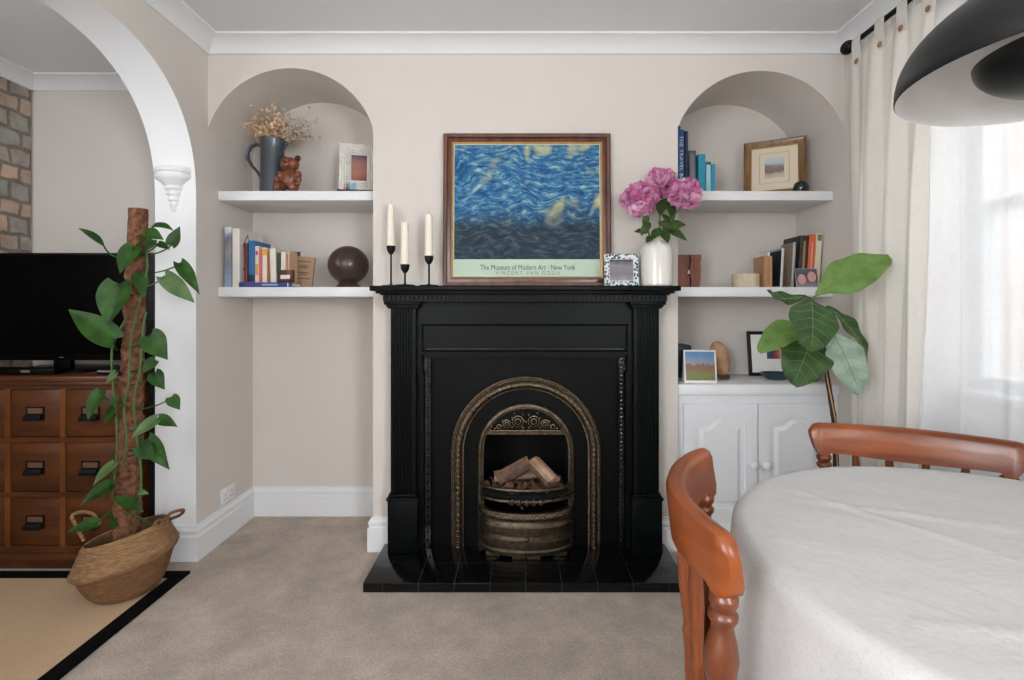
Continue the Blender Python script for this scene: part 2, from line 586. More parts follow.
e = .0
coving('trim_1', (XL, YF, ZC), (XR, YF, ZC), (0, -1, 0))
coving('trim_2', (XL, YREAR, ZC), (XL, YF, ZC), (1, 0, 0))
coving('trim_3', (XR, YREAR, ZC), (XR, YF, ZC), (-1, 0, 0))
coving('trim_4', (XFAR, YB, ZC), (XL2, YB, ZC), (0, -1, 0))
coving('trim_5', (XFAR, YREAR, ZC), (XFAR, YB, ZC), (1, 0, 0))

# skirting boards
sk = [(0, 0), (.022, 0), (.022, .112), (.013, .118), (.013, .124), (.019, .130), (.019, .142), (.012, .150), (.010, .160), (0, .163)]


def skirt(b, p0, p1, out):
    b.sweep([((p0[0], p0[1], 0), (out[0], out[1], 0), (0, 0, 1)), ((p1[0], p1[1], 0), (out[0], out[1], 0), (0, 0, 1))], sk)


def skirt_path(b, pts, outs):
    """skirting along a polyline, mitred: outs holds the wall normal of every run"""
    path = []
    for i, p in enumerate(pts):
        o = Vector((0, 0, 0))
        if i: o += Vector((*outs[i - 1], 0))
        if i < len(outs): o += Vector((*outs[i], 0))
        path.append(((p[0], p[1], 0), o, (0, 0, 1)))
    b.sweep(path, sk)


b = B()
skirt_path(b, [(XL, YB), (-.694, YB)], [(0, -1)])
skirt_path(b, [(-.694, YB - .03), (-.694, YF), (-.60, YF)], [(-1, 0), (0, -1)])
skirt_path(b, [(.68, YF), (.786, YF), (.786, 2.46)], [(0, -1), (1, 0)])
struct('baseboard_front', b, M_white, angle=20)
b = B()
skirt_path(b, [(XL2, cy + Rr), (XL, cy + Rr), (XL, YB)], [(0, -1), (1, 0)])
skirt_path(b, [(XL, YREAR), (XL, cy - Rr)], [(1, 0)])
struct('baseboard_left', b, M_white, angle=20)
b = B()
skirt(b, (XR, YREAR), (XR, 2.40), (-1, 0))
struct('baseboard_right', b, M_white, angle=20)

# window in the right wall: sill, lining, two sashes, panes
b = B()
b.box(XR2 - .12, XR2 + .1, WY0, WY1, WZ0 - .03, WZ0, .004)
b.box(XR2 - .02, XR2 + .05, WY0, WY0 + .045, WZ0, WZ1).box(XR2 - .02, XR2 + .05, WY1 - .045, WY1, WZ0, WZ1)
b.box(XR2 - .02, XR2 + .05, WY0 + .045, WY1 - .045, WZ0, WZ0 + .05).box(XR2 - .02, XR2 + .05, WY0 + .045, WY1 - .045, WZ1 - .045, WZ1)
b.box(XR2 - .015, XR2 + .04, WY0 + .045, WY1 - .045, 1.56, 1.605).box(XR2 - .005, XR2 + .03, 1.44, 1.465, WZ0 + .05, 1.56)
w1 = struct('window_1', b, M_white)
mg, nt, N, L, P = newmat('window_glass')
tr = N.new('ShaderNodeBsdfTransparent'); gl = N.new('ShaderNodeBsdfGlossy'); gl.inputs['Roughness'].default_value = .02
mx = N.new('ShaderNodeMixShader')
mx.inputs[0].default_value = .05; L.new(tr.outputs[0], mx.inputs[1]); L.new(gl.outputs[0], mx.inputs[2])
L.new(mx.outputs[0], N['Material Output'].inputs['Surface'])
M_glass = mg
obj('pane', B().box(XR2 + .008, XR2 + .012, WY0 + .045, WY1 - .045, WZ0 + .05, WZ1 - .045), M_glass, parent=w1)
# frame of the assumed window behind the camera, never in view
b = B()
for x in (RX0, RX1 - .05, (RX0 + RX1) / 2 - .025): b.box(x, x + .05, YREAR - .14, YREAR - .08, RZ0, RZ1)
for z in (RZ0, RZ1 - .05): b.box(RX0 + .05, RX1 - .05, YREAR - .14, YREAR - .08, z, z + .05)
struct('assumed_window_rear', b, M_white)

# brick house across the lane, seen through the window; lane
b = B().box(4.6, 5.0, -3, 7, -1.5, 3.6)
o = struct('wall_outside', b, M_brick)
o = struct('ground', B().box(2.2, 4.6, -3, 7, -.4, -.3), mat('paving', rgb(150, 145, 138), rough=.9, var=.1))

# corbel on the arch jamb: part of the arch moulding
jy = cy + Rr
cx = (174 - 516) * jy / 500
b = B()
prof = [(0, 0), (.006, 0), (.012, .01), (.014, .03), (.020, .035), (.018, .05), (.026, .056), (.024, .075), (.034, .082), (.032, .10), (.042, .108), (.040, .122), (.058, .14), (.078, .152), (.084, .160), (.084, .172), (.078, .176), (.088, .184), (.088, .196), (.080, .204), (0, .204)]
b.lathe([(max(r, 1e-4) if i else 0.0001, z) for i, (r, z) in enumerate(prof)], (cx, jy + .001, 1.622), seg=20, a0=PI, a1=2 * PI, sy=.75)
struct('trim_6', b, M_white, angle=40)

# ------------------------------------------------------------------ camera
cam = bpy.data.cameras.new('camera')
cam.sensor_fit = 'HORIZONTAL'; cam.sensor_width = 36; cam.lens = 36 * 500 / 1024
cam.shift_x = -4 / 1024; cam.shift_y = -33 / 1024
cam.clip_start = .05
co = bpy.data.objects.new('camera', cam); C.objects.link(co)
co.location = (0, 0, EYE); co.rotation_euler = (PI / 2, 0, 0)
SC.camera = co

# ------------------------------------------------------------------ light
w = bpy.data.worlds.new('sky'); SC.world = w; w.use_nodes = True
nt = w.node_tree; bg = nt.nodes['Background']
sky = nt.nodes.new('ShaderNodeTexSky'); sky.sky_type = 'NISHITA'
sky.sun_elevation = R(50); sky.sun_rotation = R(200); sky.sun_disc = False; sky.air_density = 1.2; sky.dust_density = 3.5
hs = nt.nodes.new('ShaderNodeHueSaturation'); hs.inputs['Saturation'].default_value = .15
nt.links.new(sky.outputs[0], hs.inputs['Color']); tint = nt.nodes.new('ShaderNodeMix'); tint.data_type = 'RGBA'; tint.blend_type = 'MULTIPLY'; tint.inputs[0].default_value = 1; tint.inputs[7].default_value = (.86, .95, 1.0, 1)
nt.links.new(hs.outputs[0], tint.inputs[6]); nt.links.new(tint.outputs[2], bg.inputs['Color'])
bg.inputs['Strength'].default_value = .95


def area(name, loc, direction, sx, sy, power, col=(1, 1, 1), portal=False, spread=180):
    d = bpy.data.lights.new(name, 'AREA'); d.shape = 'RECTANGLE'; d.size = sx; d.size_y = sy
    d.energy = power; d.color = col; d.spread = R(spread)
    if portal: d.cycles.is_portal = True
    o = bpy.data.objects.new(name, d); C.objects.link(o)
    o.location = loc
    o.rotation_euler = Vector(direction).to_track_quat('-Z', 'Y').to_euler()
    return o


# daylight for the side window; the rear window is assumed, the rest added fill
area('daylight_side', (2.9, 1.4, 3.0), (-1.1, 0, -1.25), 2.4, 1.2, 46, (.88, .97, 1.0))
area('assumed_daylight_rear', ((RX0 + RX1) / 2, YREAR - .04, (RZ0 + RZ1) / 2), (.06, 1, -.03), RX1 - RX0, RZ1 - RZ0, 5, (.94, .97, 1.0))  # assumed from shadows falling to the right; its window is unseen
area('fill_rear_right', (1.0, YREAR + .05, 1.5), (.1, 1, -.1), .8, 1.3, 8, (.94, .97, 1.0))  # added to brighten the right alcove, not a known window
area('fill_left_far_room', (-2.62, .75, 1.6), (1, .38, -.05), .9, 1.1, 15, (.94, .97, 1.0))  # added, unseen: lights the curtains through the arch; leaf shadows suggest this side
area('fill_far_room', (-2.2, -1.6, 1.5), (0, 1, 0), .9, 1.2, 10, (.94, .97, 1.0))  # added to light the far room; its source is unseen
# added fill behind the camera, no lamp there: its light comes down off the ceiling
area('ceiling_fill', (-.7, -1.7, .9), (0, -.1, 1), 1.0, .5, 62, (.94, .97, 1.0))
area('ceiling_fill_far_room', (-2.25, .2, 1.5), (0, .35, 1), .6, .6, 9, (.94, .97, 1.0))  # added to brighten the far room ceiling; no lamp stands there
# added fills from right and left, behind the camera; no known windows there
area('fill_right_near', (1.55, -1.55, 1.55), (-1, .75, -.05), 1.1, 1.2, 62, (.93, .97, 1.0), spread=110)
area('fill_left_near', (XL + .03, -.95, 1.55), (1, .62, -.1), 1.1, 1.3, 46, (.93, .97, 1.0), spread=110)
# made-up window casings round the added fill lights, behind the camera
def casing(name, axis, at_, a0, a1, z0, z1, d):
    b = B()
    for (p, q, r_, s) in ((a0 - .05, a0, z0 - .05, z1 + .05), (a1, a1 + .05, z0 - .05, z1 + .05), (a0, a1, z0 - .05, z0), (a0, a1, z1, z1 + .05)):
        if axis == 'X': b.box(at_, at_ + d, p, q, r_, s)
        else: b.box(p, q, at_, at_ + d, r_, s)
    struct(name, b, M_white)


casing('fill_casing_left', 'X', XL, -1.50, -.40, .90, 2.20, .04)
casing('fill_casing_right', 'X', XR, -2.10, -1.0, .95, 2.15, -.045)
casing('fill_casing_rear', 'Y', YREAR, .6, 1.4, .85, 2.15, .06)
vs = SC.view_settings
vs.view_transform = 'Standard'; vs.look = 'None'; vs.gamma = 1.0; vs.exposure = -.14
vs.use_curve_mapping = False
# ================================================================== FIREPLACE
MC = .041   # centre line of the mantelpiece


def semi(cx, cz, r, n=32, rz=None):
    rz = rz or r
    return [(cx - r * math.cos(PI * i / n), cz + rz * math.sin(PI * i / n)) for i in range(n + 1)]


# hearth
b = B().box(-.632, .714, 2.063, YF - .002, .001, .041, .003)
h = obj('hearth', b, M_tile, origin=Vector((.041, 2.2265, .001)))
tag(h, 'low black glazed tile hearth slab in front of the fireplace', 'hearth')

# mantelpiece
mp = thing('mantelpiece', 'black painted wooden mantelpiece with fluted columns and beaded inner frame', 'mantelpiece', (MC, YF, .042))
YW = YF - .002
b = B()
b.box(MC - .694, MC + .694, 2.222, YW, 1.252, 1.275, .004)
# moulded underside, stepping back
prof = [(.0, .0)]
for (y, w, z0, z1) in ((2.242, .672, 1.241, 1.252), (2.256, .656, 1.234, 1.241)):
    b.box(MC - w, MC + w, y, YW, z0, z1, .002)
obj('mantel_shelf', b, M_black, mp)
b = B()
b.box(MC - .645, MC + .645, 2.272, YW, 1.205, 1.234)
k = -.64
while k < .64:
    b.box(MC + k, MC + k + .013, 2.264, 2.272, 1.213, 1.232)
    k += .0205
for y in (2.30, 2.33, 2.36, 2.39):
    for sgn in (-1, 1):
        x = MC + sgn * .649
        b.box(x - .004, x + .004, y, y + .014, 1.213, 1.232)
obj('dentil_moulding', b, M_black, mp)
# frieze board with a sunk panel
b = B()
b.box(MC - .60, MC + .60, 2.352, YW, 1.10, 1.205)
z0, z1 = 1.18 - 45 * .0047, 1.18 - 18 * .0047
b.box(MC - .49, MC + .49, 2.372, YW, z0, 1.10)
b.box(MC - .60, MC - .485, 2.352, YW, .87, 1.10).box(MC + .485, MC + .60, 2.352, YW, .87, 1.10)
b.box(MC - .486, MC + .486, 2.352, 2.372, .955, z0)
# panel moulding
zz0, zz1 = z0 + .004, 1.098
ring = [(MC - .482, zz0), (MC + .482, zz0), (MC + .482, zz1), (MC - .482, zz1)]
b.tube([(x, 2.358, z) for x, z in ring], .007, 6, closed=True)
obj('frieze', b, M_black, mp)
# uprights beside the cast iron insert
b = B()
b.box(MC - .60, MC - .478, 2.362, YW, .042, .87).box(MC + .478, MC + .60, 2.362, YW, .042, .87)
b.box(MC - .478, MC + .478, 2.362, YW, .955, .956)
b.box(MC - .478, MC + .478, 2.366, YW, .94, .955)
obj('inner_frame', b, M_black, mp)
# beading round the opening
b = B()
zt = EYE - 47 * .00472
for sgn in (-1, 1):
    x = MC + sgn * .458
    b.box(x - .012, x + .012, 2.37, YW, .042, zt + .02)
    z = .075
    while z < zt - .01:
        b.ball((x, 2.367, z), .008, sub=1); b.ball((x, 2.37, z + .0195), .005, sub=1)
        z += .039
b.box(MC - .47, MC + .47, 2.37, YW, zt - .008, zt + .026)
k = -.455
while k < .46:
    b.ball((MC + k, 2.367, zt + .008), .0085, sub=1)
    k += .024
obj('beading', b, M_bead, mp)
# pilasters
for sgn in (-1, 1):
    x = MC + sgn * .565
    hw = .0575
    # fluted section
    sec = [(x - hw, YW), (x - hw, 2.32), (x - hw + .010, 2.316)]
    nfl = 6
    x0, x1 = x - hw + .014, x + hw - .014
    fw = (x1 - x0) / nfl
    for i in range(nfl):
        for j in range(7):
            a = PI * j / 6
            sec.append((x0 + fw * (i + .5) - math.cos(a) * fw * .42, 2.316 + math.sin(a) * .0065))
    sec += [(x + hw - .010, 2.316), (x + hw, 2.32), (x + hw, YW)]
    p = obj('pilaster', B().prism(sec, 'Z', .313, 1.172), M_black, mp, angle=25)
    b = B()
    for (w, y, a0, a1) in ((.068, 2.306, 1.172, 1.180), (.074, 2.298, 1.180, 1.190), (.082, 2.290, 1.190, 1.205)):
        b.box(x - w, x + w, y, YW, a0, a1, .002)
    obj('capital', b, M_black, p)
    b = B()
    b.box(x - .069, x + .069, 2.306, YW, .042, .285, .002)
    b.box(x - .075, x + .075, 2.300, YW, .285, .298, .004).box(x - .066, x + .066, 2.308, YW, .298, .314, .003)
    obj('plinth', b, M_black, p)

# cast iron insert
ins = thing('fireplace_insert', 'arched cast iron fireplace insert with bronze arch, fire basket and ash cover', 'fireplace', (MC + .006, YF, .042))
IX = .0475
YP = 2.398
ri = .205
zs_ = .49
hole = [(IX - ri, .042)] + semi(IX, zs_, ri) + [(IX + ri, .042)]
plate = [(MC - .447, .042), (MC - .447, zt - .009), (MC + .447, zt - .009), (MC + .447, .042)] + hole[::-1]
obj('back_plate', B().prism(plate, 'Y', YP, YW), M_iron, ins, angle=20)
# fire box
b = B()
xa, xb, ya, yb = FX0 + .006, FX1 - .006, YF, 2.80
b.box(xa, xa + .01, ya, yb, .004, .69).box(xb - .01, xb, ya, yb, .004, .69).box(xa, xb, yb, yb + .01, .004, .69).box(xa, xb, ya, yb, .68, .69).box(xa, xb, ya, yb, .002, .012)
obj('fire_box', b, M_soot, ins)


def arch_sweep(b, cx, cz, r, zbase, prof, y, n=40):
    path = [((cx - r, y, zbase), (1, 0, 0), (0, -1, 0))]
    for i in range(n + 1):
        a = PI - PI * i / n
        path.append(((cx + r * math.cos(a), y, cz + r * math.sin(a)), (-math.cos(a), 0, -math.sin(a)), (0, -1, 0)))
    path.append(((cx + r, y, zbase), (-1, 0, 0), (0, -1, 0)))
    b.sweep(path, prof)


# rope-moulded outer arch: three ribs
b = B()
arch_sweep(b, IX, .49, .357, .042, [(0, 0), (0, .012), (.006, .016), (.012, .010), (.014, .010), (.022, .034), (.036, .040), (.048, .032), (.054, .012), (.060, .010), (.062, 0)], YP, 48)
# embossed chain on the main rib
for i in range(75):
    s = i / 74.0
    Lr = .448 * 2 + PI * .322
    d = s * Lr
    if d < .448: p = (IX - .322, .042 + d)
    elif d > Lr - .448: p = (IX + .322, .042 + Lr - d)
    else:
        a = PI - (d - .448) / .322
        p = (IX + .322 * math.cos(a), .49 + .322 * math.sin(a))
    b.ball((p[0], YP - .036, p[1]), .009, (1, .6, 1), sub=1)
obj('outer_arch', b, M_brass, ins, angle=50)
b = B()
arch_sweep(b, IX, .49, .232, .042, [(0, 0), (0, .012), (.008, .02), (.016, .02), (.020, .012), (.030, .010), (.030, 0)], YP, 40)
obj('inner_arch', b, M_brass_dark, ins, angle=50)
# canopy: lunette with scrolls
zc = .582
rl = .185
b = B()
n = 30
seg = [(IX - .186, zc - .012)] + [(IX + .2 * math.cos(PI - PI * i / n), .49 + .2 * math.sin(PI - PI * i / n)) for i in range(n + 1) if .49 + .2 * math.sin(PI - PI * i / n) > zc - .012] + [(IX + .186, zc - .012)]
seg = [p for p in seg if abs(p[0] - IX) < .19]
b.prism(seg, 'Y', YP - .006, YP + .012)
can = obj('canopy', b, M_brass_dark, ins, angle=20)
obj('ornament_field', B().prism([(IX + .166 * math.cos(PI - PI * i / 24), zc + .007 + .106 * math.sin(PI - PI * i / 24)) for i in range(25)], 'Y', YP - .0075, YP - .004), M_iron, can, angle=20)
b = B()
lun = [(IX + .168 * math.cos(PI - PI * i / 24), zc + .006 + .108 * math.sin(PI - PI * i / 24)) for i in range(25)]
b.tube([(x, YP - .010, z) for x, z in lun], .005, 6, closed=True)
for sgn in (-1, 1):
    for (dx, dz, r) in ((.038, .045, .026), (.038, .045, .013), (.092, .034, .018), (.092, .034, .008), (.128, .020, .010)):
        cx_, cz_ = IX + sgn * dx, zc + .006 + dz
        b.tube([(cx_ + r * math.cos(2 * PI * i / 14), YP - .010, cz_ + r * math.sin(2 * PI * i / 14)) for i in range(14)], .0035, 5, closed=True)
    for (dx, dz) in ((.066, .062), (.066, .018), (.014, .078), (.014, .016), (.112, .048), (.055, .085), (.148, .012)):
        b.ball((IX + sgn * dx, YP - .010, zc + .006 + dz), .007, sub=1)
b.ball((IX, YP - .010, zc + .05), .009, sub=1)
obj('scroll_ornament', b, M_brass, can, angle=50)


# the fire basket: bowed bars, ash cover
def bow(z, hw=.215, d=.135, y0=YP - .004, n=24):
    return [(IX - hw * math.cos(PI * i / n), y0 - d * math.sin(PI * i / n) ** .8, z) for i in range(n + 1)]


def bowed(b, prof, hw=.215, d=.135, n=28):
    path = []
    pts = [Vector(p) for p in bow(0, hw, d, n=n)]
    for i, p in enumerate(pts):
        t_ = pts[min(i + 1, n)] - pts[max(i - 1, 0)]
        o = Vector((t_.y, -t_.x, 0)).normalized()
        if i in (0, n): o = Vector((math.copysign(1, p.x - IX), 0, 0))
        path.append((p, o, (0, 0, 1)))
    b.sweep(path, prof)


for z in (.349, .298):
    obj('grate_bar', B().tube(bow(z), .0085, 8), M_brass_dark, ins)
b = B()
for q in (-.066, -.033, 0, .033, .066):
    y = YP - .004 - .135 * math.sin(math.acos(min(1, abs(q) / .215))) ** .8
    b.ball((IX + q, y - .006, .298), .0125, (1, .7, 1.1), sub=2)
    for k in range(5):
        a = 2 * PI * k / 5
        b.ball((IX + q + .010 * math.cos(a), y - .011, .298 + .011 * math.sin(a)), .005, sub=1)
b.ball((IX - .02, YP - .150, .276), .008, sub=1)
obj('grate_ornament', b, M_brass_dark, ins)
b = B()
bowed(b, [(-.02, .215), (.004, .215), (.012, .222), (.012, .238), (.004, .246), (-.02, .246)], d=.14)
for i in range(3, 26):
    p = bow(.231, d=.155, n=28)[i]
    b.ball(p, .010, (1, .5, .8), sub=1)
obj('ornate_rail', b, M_brass, ins, angle=40)
b = B()
bowed(b, [(-.02, .058), (.010, .058), (.012, .075), (.006, .082), (.006, .095), (.012, .10), (.012, .118), (.004, .124), (.000, .140), (.010, .146), (.010, .182), (.002, .190), (-.002, .203), (.006, .207), (.006, .214), (-.02, .214)], d=.14)
asc = obj('ash_cover', b, M_brass_dark, ins, angle=30)
yk = YP - .004 - .14
obj('knob', B().tube([(IX + .002, yk + .004, .138), (IX + .002, yk - .014, .138)], .005, 8).ball((IX + .002, yk - .018, .138), .011), M_brass, asc)
for q in (-.155, -.015, .015, .155):
    y = YP - .004 - .14 * math.sin(math.acos(min(1, abs(q) / .215))) ** .8
    if abs(q) < .1: q = q * 2.2
    obj('foot', B().box(IX + q - .03, IX + q + .03, y - .006, y + .02, .042, .060, .002), M_brass_dark, ins)
# bed of the basket
b = B()
pts = [(p[0], p[1] + .012) for p in bow(0, .205, .12)] + [(IX + .19, 2.55), (IX - .19, 2.55)]
b.prism(pts, 'Z', .30, .312)
obj('grate_bed', b, M_soot, ins)

# split logs and embers
M_log_in = wood('split_wood', rgb(140, 104, 84), rgb(204, 172, 148), rough=.85, scale=20, stretch=(6, 1, 1), coat=0, bump=.2)
M_bark = mat('grey_bark', rgb(112, 88, 74), rough=.95, var=.35, vscale=30, bump=.9, bscale=60)


def log(name, label, c, dirv, L, r, roll, seed):
    rnd = random.Random(seed)
    d = Vector(dirv).normalized()
    M = Matrix.Translation(c) @ d.to_track_quat('X', 'Z').to_matrix().to_4x4() @ Matrix.Rotation(roll, 4, 'X')
    t_ = thing(name, label, 'log', M=M, group=None)
    n = 10
    # bark: rounded back of the split log; split face on top
    arc = [(r * math.cos(PI + PI * i / n) * (1 + rnd.uniform(-.06, .06)), r * .9 * math.sin(PI + PI * i / n) * (1 + rnd.uniform(-.08, .08))) for i in range(n + 1)]
    ridge = [(r * .55, r * .42), (-r * .25, r * .62)]
    b = B().prism(arc, 'X', -L / 2, L / 2)
    obj('bark', b, M_bark, t_, local=True, angle=50)
    top = [arc[0], arc[-1]] + ridge
    b = B().prism([arc[0], (0, arc[n // 2][1] * .1), arc[-1]] + ridge, 'X', -L / 2 - .001, L / 2 + .001)
    obj('split_face', b, M_log_in, t_, local=True, angle=20)
    return t_


log('firewood_log', 'split log with pale face leaning up to the right in the grate', at(513, 470, 2.36), (.115, .02, .055), .17, .042, R(-62), 3)
log('firewood_log', 'short split log with brown end lying at the right of the grate', at(544, 471, 2.33), (.10, -.10, -.075), .14, .046, R(-12), 5)
log('firewood_log', 'dark weathered log lying low behind the other two logs', at(520, 474, 2.44), (.2, .02, .01), .25, .038, R(20), 9)
b = B()
rnd = random.Random(4)
for i in range(110):
    a = rnd.uniform(0, PI); q = math.sqrt(rnd.random())
    x = IX - .19 * math.cos(a) * q; y = 2.39 - .10 * math.sin(a) * q + (rnd.uniform(0, .12) if rnd.random() < .5 else 0)
    s = rnd.uniform(.008, .019)
    b.ball((x, y, .312 + s * .8 + rnd.uniform(0, .03)), s, (1, rnd.uniform(.7, 1.2), rnd.uniform(.6, 1)), sub=1, mtx=Euler((rnd.random() * 3, rnd.random() * 3, 0)).to_matrix().to_4x4())
o = obj('wood_chips', b, mat('brown_chips', rgb(92, 64, 50), rough=.9, var=.5, vscale=25, bump=.5, bscale=80), angle=30)
tag(o, 'brown chips and embers heaped in the fire basket under the logs', 'wood chips', kind='stuff')

# ================================================================== ON THE MANTEL
MZ = 1.2755


def candlestick(px, pcup, Y, ptop, label, clabel):
    x = (px - 516) * Y / 500
    zc_ = EYE - (pcup - 307) * Y / 500
    t_ = thing('candlestick', label, 'candlestick', (x, Y, MZ), group=None)
    obj('base', B().lathe([(0, 0), (.043, 0), (.044, .003), (.041, .006), (.01, .007), (.006, .012), (0, .012)], (x, Y, MZ), 32), M_matblack, t_)
    obj('stem', B().tube([(x, Y, MZ + .006), (x, Y, zc_ - .036)], .0045, 10), M_matblack, t_)
    obj('cup', B().lathe([(0, -.040), (.008, -.038), (.018, -.022), (.0205, -.006), (.0205, 0), (.016, 0), (.015, -.012), (0, -.014)], (x, Y, zc_), 24), M_matblack, t_)
    zt_ = EYE - (ptop - 307) * Y / 500
    c = thing('candle', clabel, 'candle', (x, Y, zc_ - .0135))
    hh = zt_ - zc_ + .0135
    pr = [(0, 0), (.0148, 0), (.0148, .0132)]
    for i in range(16):
        f = i / 15
        pr.append((.0198 - .0045 * f + .0009 * (i % 2), .0142 + (hh - .03) * f))
    pr += [(.009, hh - .008), (0, hh - .004)]
    obj('wax', B().lathe([(r, z) for r, z in pr], (x, Y, zc_ - .0135), 20), M_candle, c)
    obj('wick', B().tube([(x, Y, zt_ - .006), (x + .001, Y, zt_ + .008)], .0012, 5), mat('wick', rgb(190, 180, 160), var=.1), c)


candlestick(391, 246, 2.335, 202, 'tallest black metal candlestick at the left end of the mantel', 'ivory taper candle in the tallest candlestick')
candlestick(405, 264.5, 2.265, 220, 'shortest black metal candlestick, middle of the three on the mantel', 'ivory taper candle in the shortest candlestick')
candlestick(429, 256, 2.305, 212, 'medium black metal candlestick nearest the framed poster', 'ivory taper candle next to the framed poster')


def frame(name, label, cat, M, w, h, bw, depth, m_frame, m_mat, m_pic, px=(0, 0, 0, 0), inner=None, group=None, prof=None):
    """picture frame; local x across, z up from its bottom edge, front looks along -y. px: mat border left,right,bottom,top"""
    t_ = thing(name, label, cat, M=M, group=group)
    b = B()
    ring = [(-w / 2, 0, 1, 1), (w / 2, 0, -1, 1), (w / 2, h, -1, -1), (-w / 2, h, 1, -1)]
    pr = prof or [(0, 0), (0, .8), (.15, 1), (.45, .75), (.8, .55), (1, .5), (1, 0)]
    b.sweep([((x, 0, z), (sx, 0, sz), (0, -1, 0)) for x, z, sx, sz in ring], [(a * bw, c * depth) for a, c in pr], closed=True)
    obj('frame', b, m_frame, t_, local=True, angle=30)
    if inner:
        b = B()
        r2 = [(-w / 2 + bw, bw, 1, 1), (w / 2 - bw, bw, -1, 1), (w / 2 - bw, h - bw, -1, -1), (-w / 2 + bw, h - bw, 1, -1)]
        b.sweep([((x, 0, z), (sx, 0, sz), (0, -1, 0)) for x, z, sx, sz in r2], [(0, 0), (0, depth * .55), (inner[0], depth * .4), (inner[0], 0)], closed=True)
        obj('inner_trim', b, inner[1], t_, local=True, angle=30)
        bw = bw + inner[0]
    q = .002
    obj('backing', B().box(-w / 2 + bw * .5, w / 2 - bw * .5, -depth * .2, -.0005, bw * .5, h - bw * .5), M_card, t_, local=True)
    l, r_, bo, to = px
    if m_mat is not None:
        obj('mat_board', B().box(-w / 2 + bw - .001, w / 2 - bw + .001, -depth * .3, -depth * .2, bw - .001, h - bw + .001), m_mat, t_, local=True)
    b = B().box(-w / 2 + bw + l, w / 2 - bw - r_, -depth * .34, -depth * .3 if m_mat is not None else -depth * .2, bw + bo, h - bw - to)
    cx_ = (l - r_) / 2; cz_ = (bw + bo + h - bw - to) / 2
    pic = obj('picture', b, m_pic, t_, local=True)
    # centre the picture's own axes on the picture
    pic.data.transform(Matrix.Translation((-cx_, 0, -cz_)))
    pic.location = (cx_, 0, cz_)
    return t_


# big poster: generic blue abstract print with its caption strip
M_art, nt, N, L, P = newmat('abstract_print')
tc = N.new('ShaderNodeTexCoord')
n1 = N.new('ShaderNodeTexNoise'); n1.inputs['Scale'].default_value = 3.2; n1.inputs['Detail'].default_value = 3; n1.inputs['Distortion'].default_value = .8
L.new(tc.outputs['Object'], n1.inputs['Vector'])
mp_ = N.new('ShaderNodeMapping'); mp_.inputs['Scale'].default_value = (8, 1, 26); mp_.inputs['Rotation'].default_value = (0, .35, 0)
va = N.new('ShaderNodeVectorMath'); va.operation = 'MULTIPLY_ADD'; va.inputs[1].default_value = (.16, 0, .16)
L.new(n1.outputs['Color'], va.inputs[0]); L.new(tc.outputs['Object'], va.inputs[2]); L.new(va.outputs[0], mp_.inputs['Vector'])
n2 = N.new('ShaderNodeTexNoise'); n2.inputs['Scale'].default_value = 2.2; n2.inputs['Detail'].default_value = 7; n2.inputs['Roughness'].default_value = .65
L.new(mp_.outputs['Vector'], n2.inputs['Vector'])
r1 = N.new('ShaderNodeValToRGB'); e = r1.color_ramp.elements
e[0].position, e[0].color = .30, rgb(24, 50, 84); e[1].position, e[1].color = .74, rgb(206, 214, 176)
for p_, c_ in ((.42, rgb(36, 84, 132)), (.52, rgb(60, 116, 156)), (.62, rgb(128, 166, 174))): e.new(p_).color = c_
L.new(n2.outputs['Fac'], r1.inputs['Fac'])
r2 = N.new('ShaderNodeValToRGB'); e = r2.color_ramp.elements
e[0].position, e[0].color = .3, rgb(30, 38, 46); e[1].position, e[1].color = .75, rgb(92, 108, 112)
e.new(.5).color = rgb(44, 60, 74)
L.new(n2.outputs['Fac'], r2.inputs['Fac'])
sx = N.new('ShaderNodeSeparateXYZ'); L.new(tc.outputs['Object'], sx.inputs['Vector'])
ma = N.new('ShaderNodeMath'); ma.operation = 'MULTIPLY_ADD'; ma.inputs[1].default_value = 9.0; ma.inputs[2].default_value = 1.05
L.new(sx.outputs['Z'], ma.inputs[0])
mb = N.new('ShaderNodeMath'); mb.operation = 'MULTIPLY_ADD'; mb.inputs[1].default_value = 1.6; mb.use_clamp = True
sb = N.new('ShaderNodeMath'); sb.operation = 'SUBTRACT'; sb.inputs[1].default_value = .5
L.new(n1.outputs['Fac'], sb.inputs[0]); L.new(sb.outputs[0], mb.inputs[0]); L.new(ma.outputs[0], mb.inputs[2])
mx = N.new('ShaderNodeMix'); mx.data_type = 'RGBA'
L.new(mb.outputs[0], mx.inputs[0]); L.new(r2.outputs['Color'], mx.inputs[6]); L.new(r1.outputs['Color'], mx.inputs[7])
n4 = N.new('ShaderNodeTexNoise'); n4.inputs['Scale'].default_value = 7.5; n4.inputs['Detail'].default_value = 2; L.new(va.outputs[0], n4.inputs['Vector'])
r4 = N.new('ShaderNodeValToRGB'); r4.color_ramp.elements[0].position = .58; r4.color_ramp.elements[1].position = .72; L.new(n4.outputs['Fac'], r4.inputs['Fac'])
m4 = N.new('ShaderNodeMath'); m4.operation = 'MULTIPLY'; L.new(r4.outputs['Color'], m4.inputs[0]); L.new(mb.outputs[0], m4.inputs[1])
m5 = N.new('ShaderNodeMath'); m5.operation = 'MULTIPLY'; m5.inputs[1].default_value = .75; L.new(m4.outputs[0], m5.inputs[0])
mx4 = N.new('ShaderNodeMix'); mx4.data_type = 'RGBA'; mx4.inputs[7].default_value = rgb(204, 200, 128)
L.new(m5.outputs[0], mx4.inputs[0]); L.new(mx.outputs[2], mx4.inputs[6])
L.new(mx4.outputs[2], P.inputs['Base Color']); P.inputs['Roughness'].default_value = .55; P.inputs['Specular IOR Level'].default_value = .15

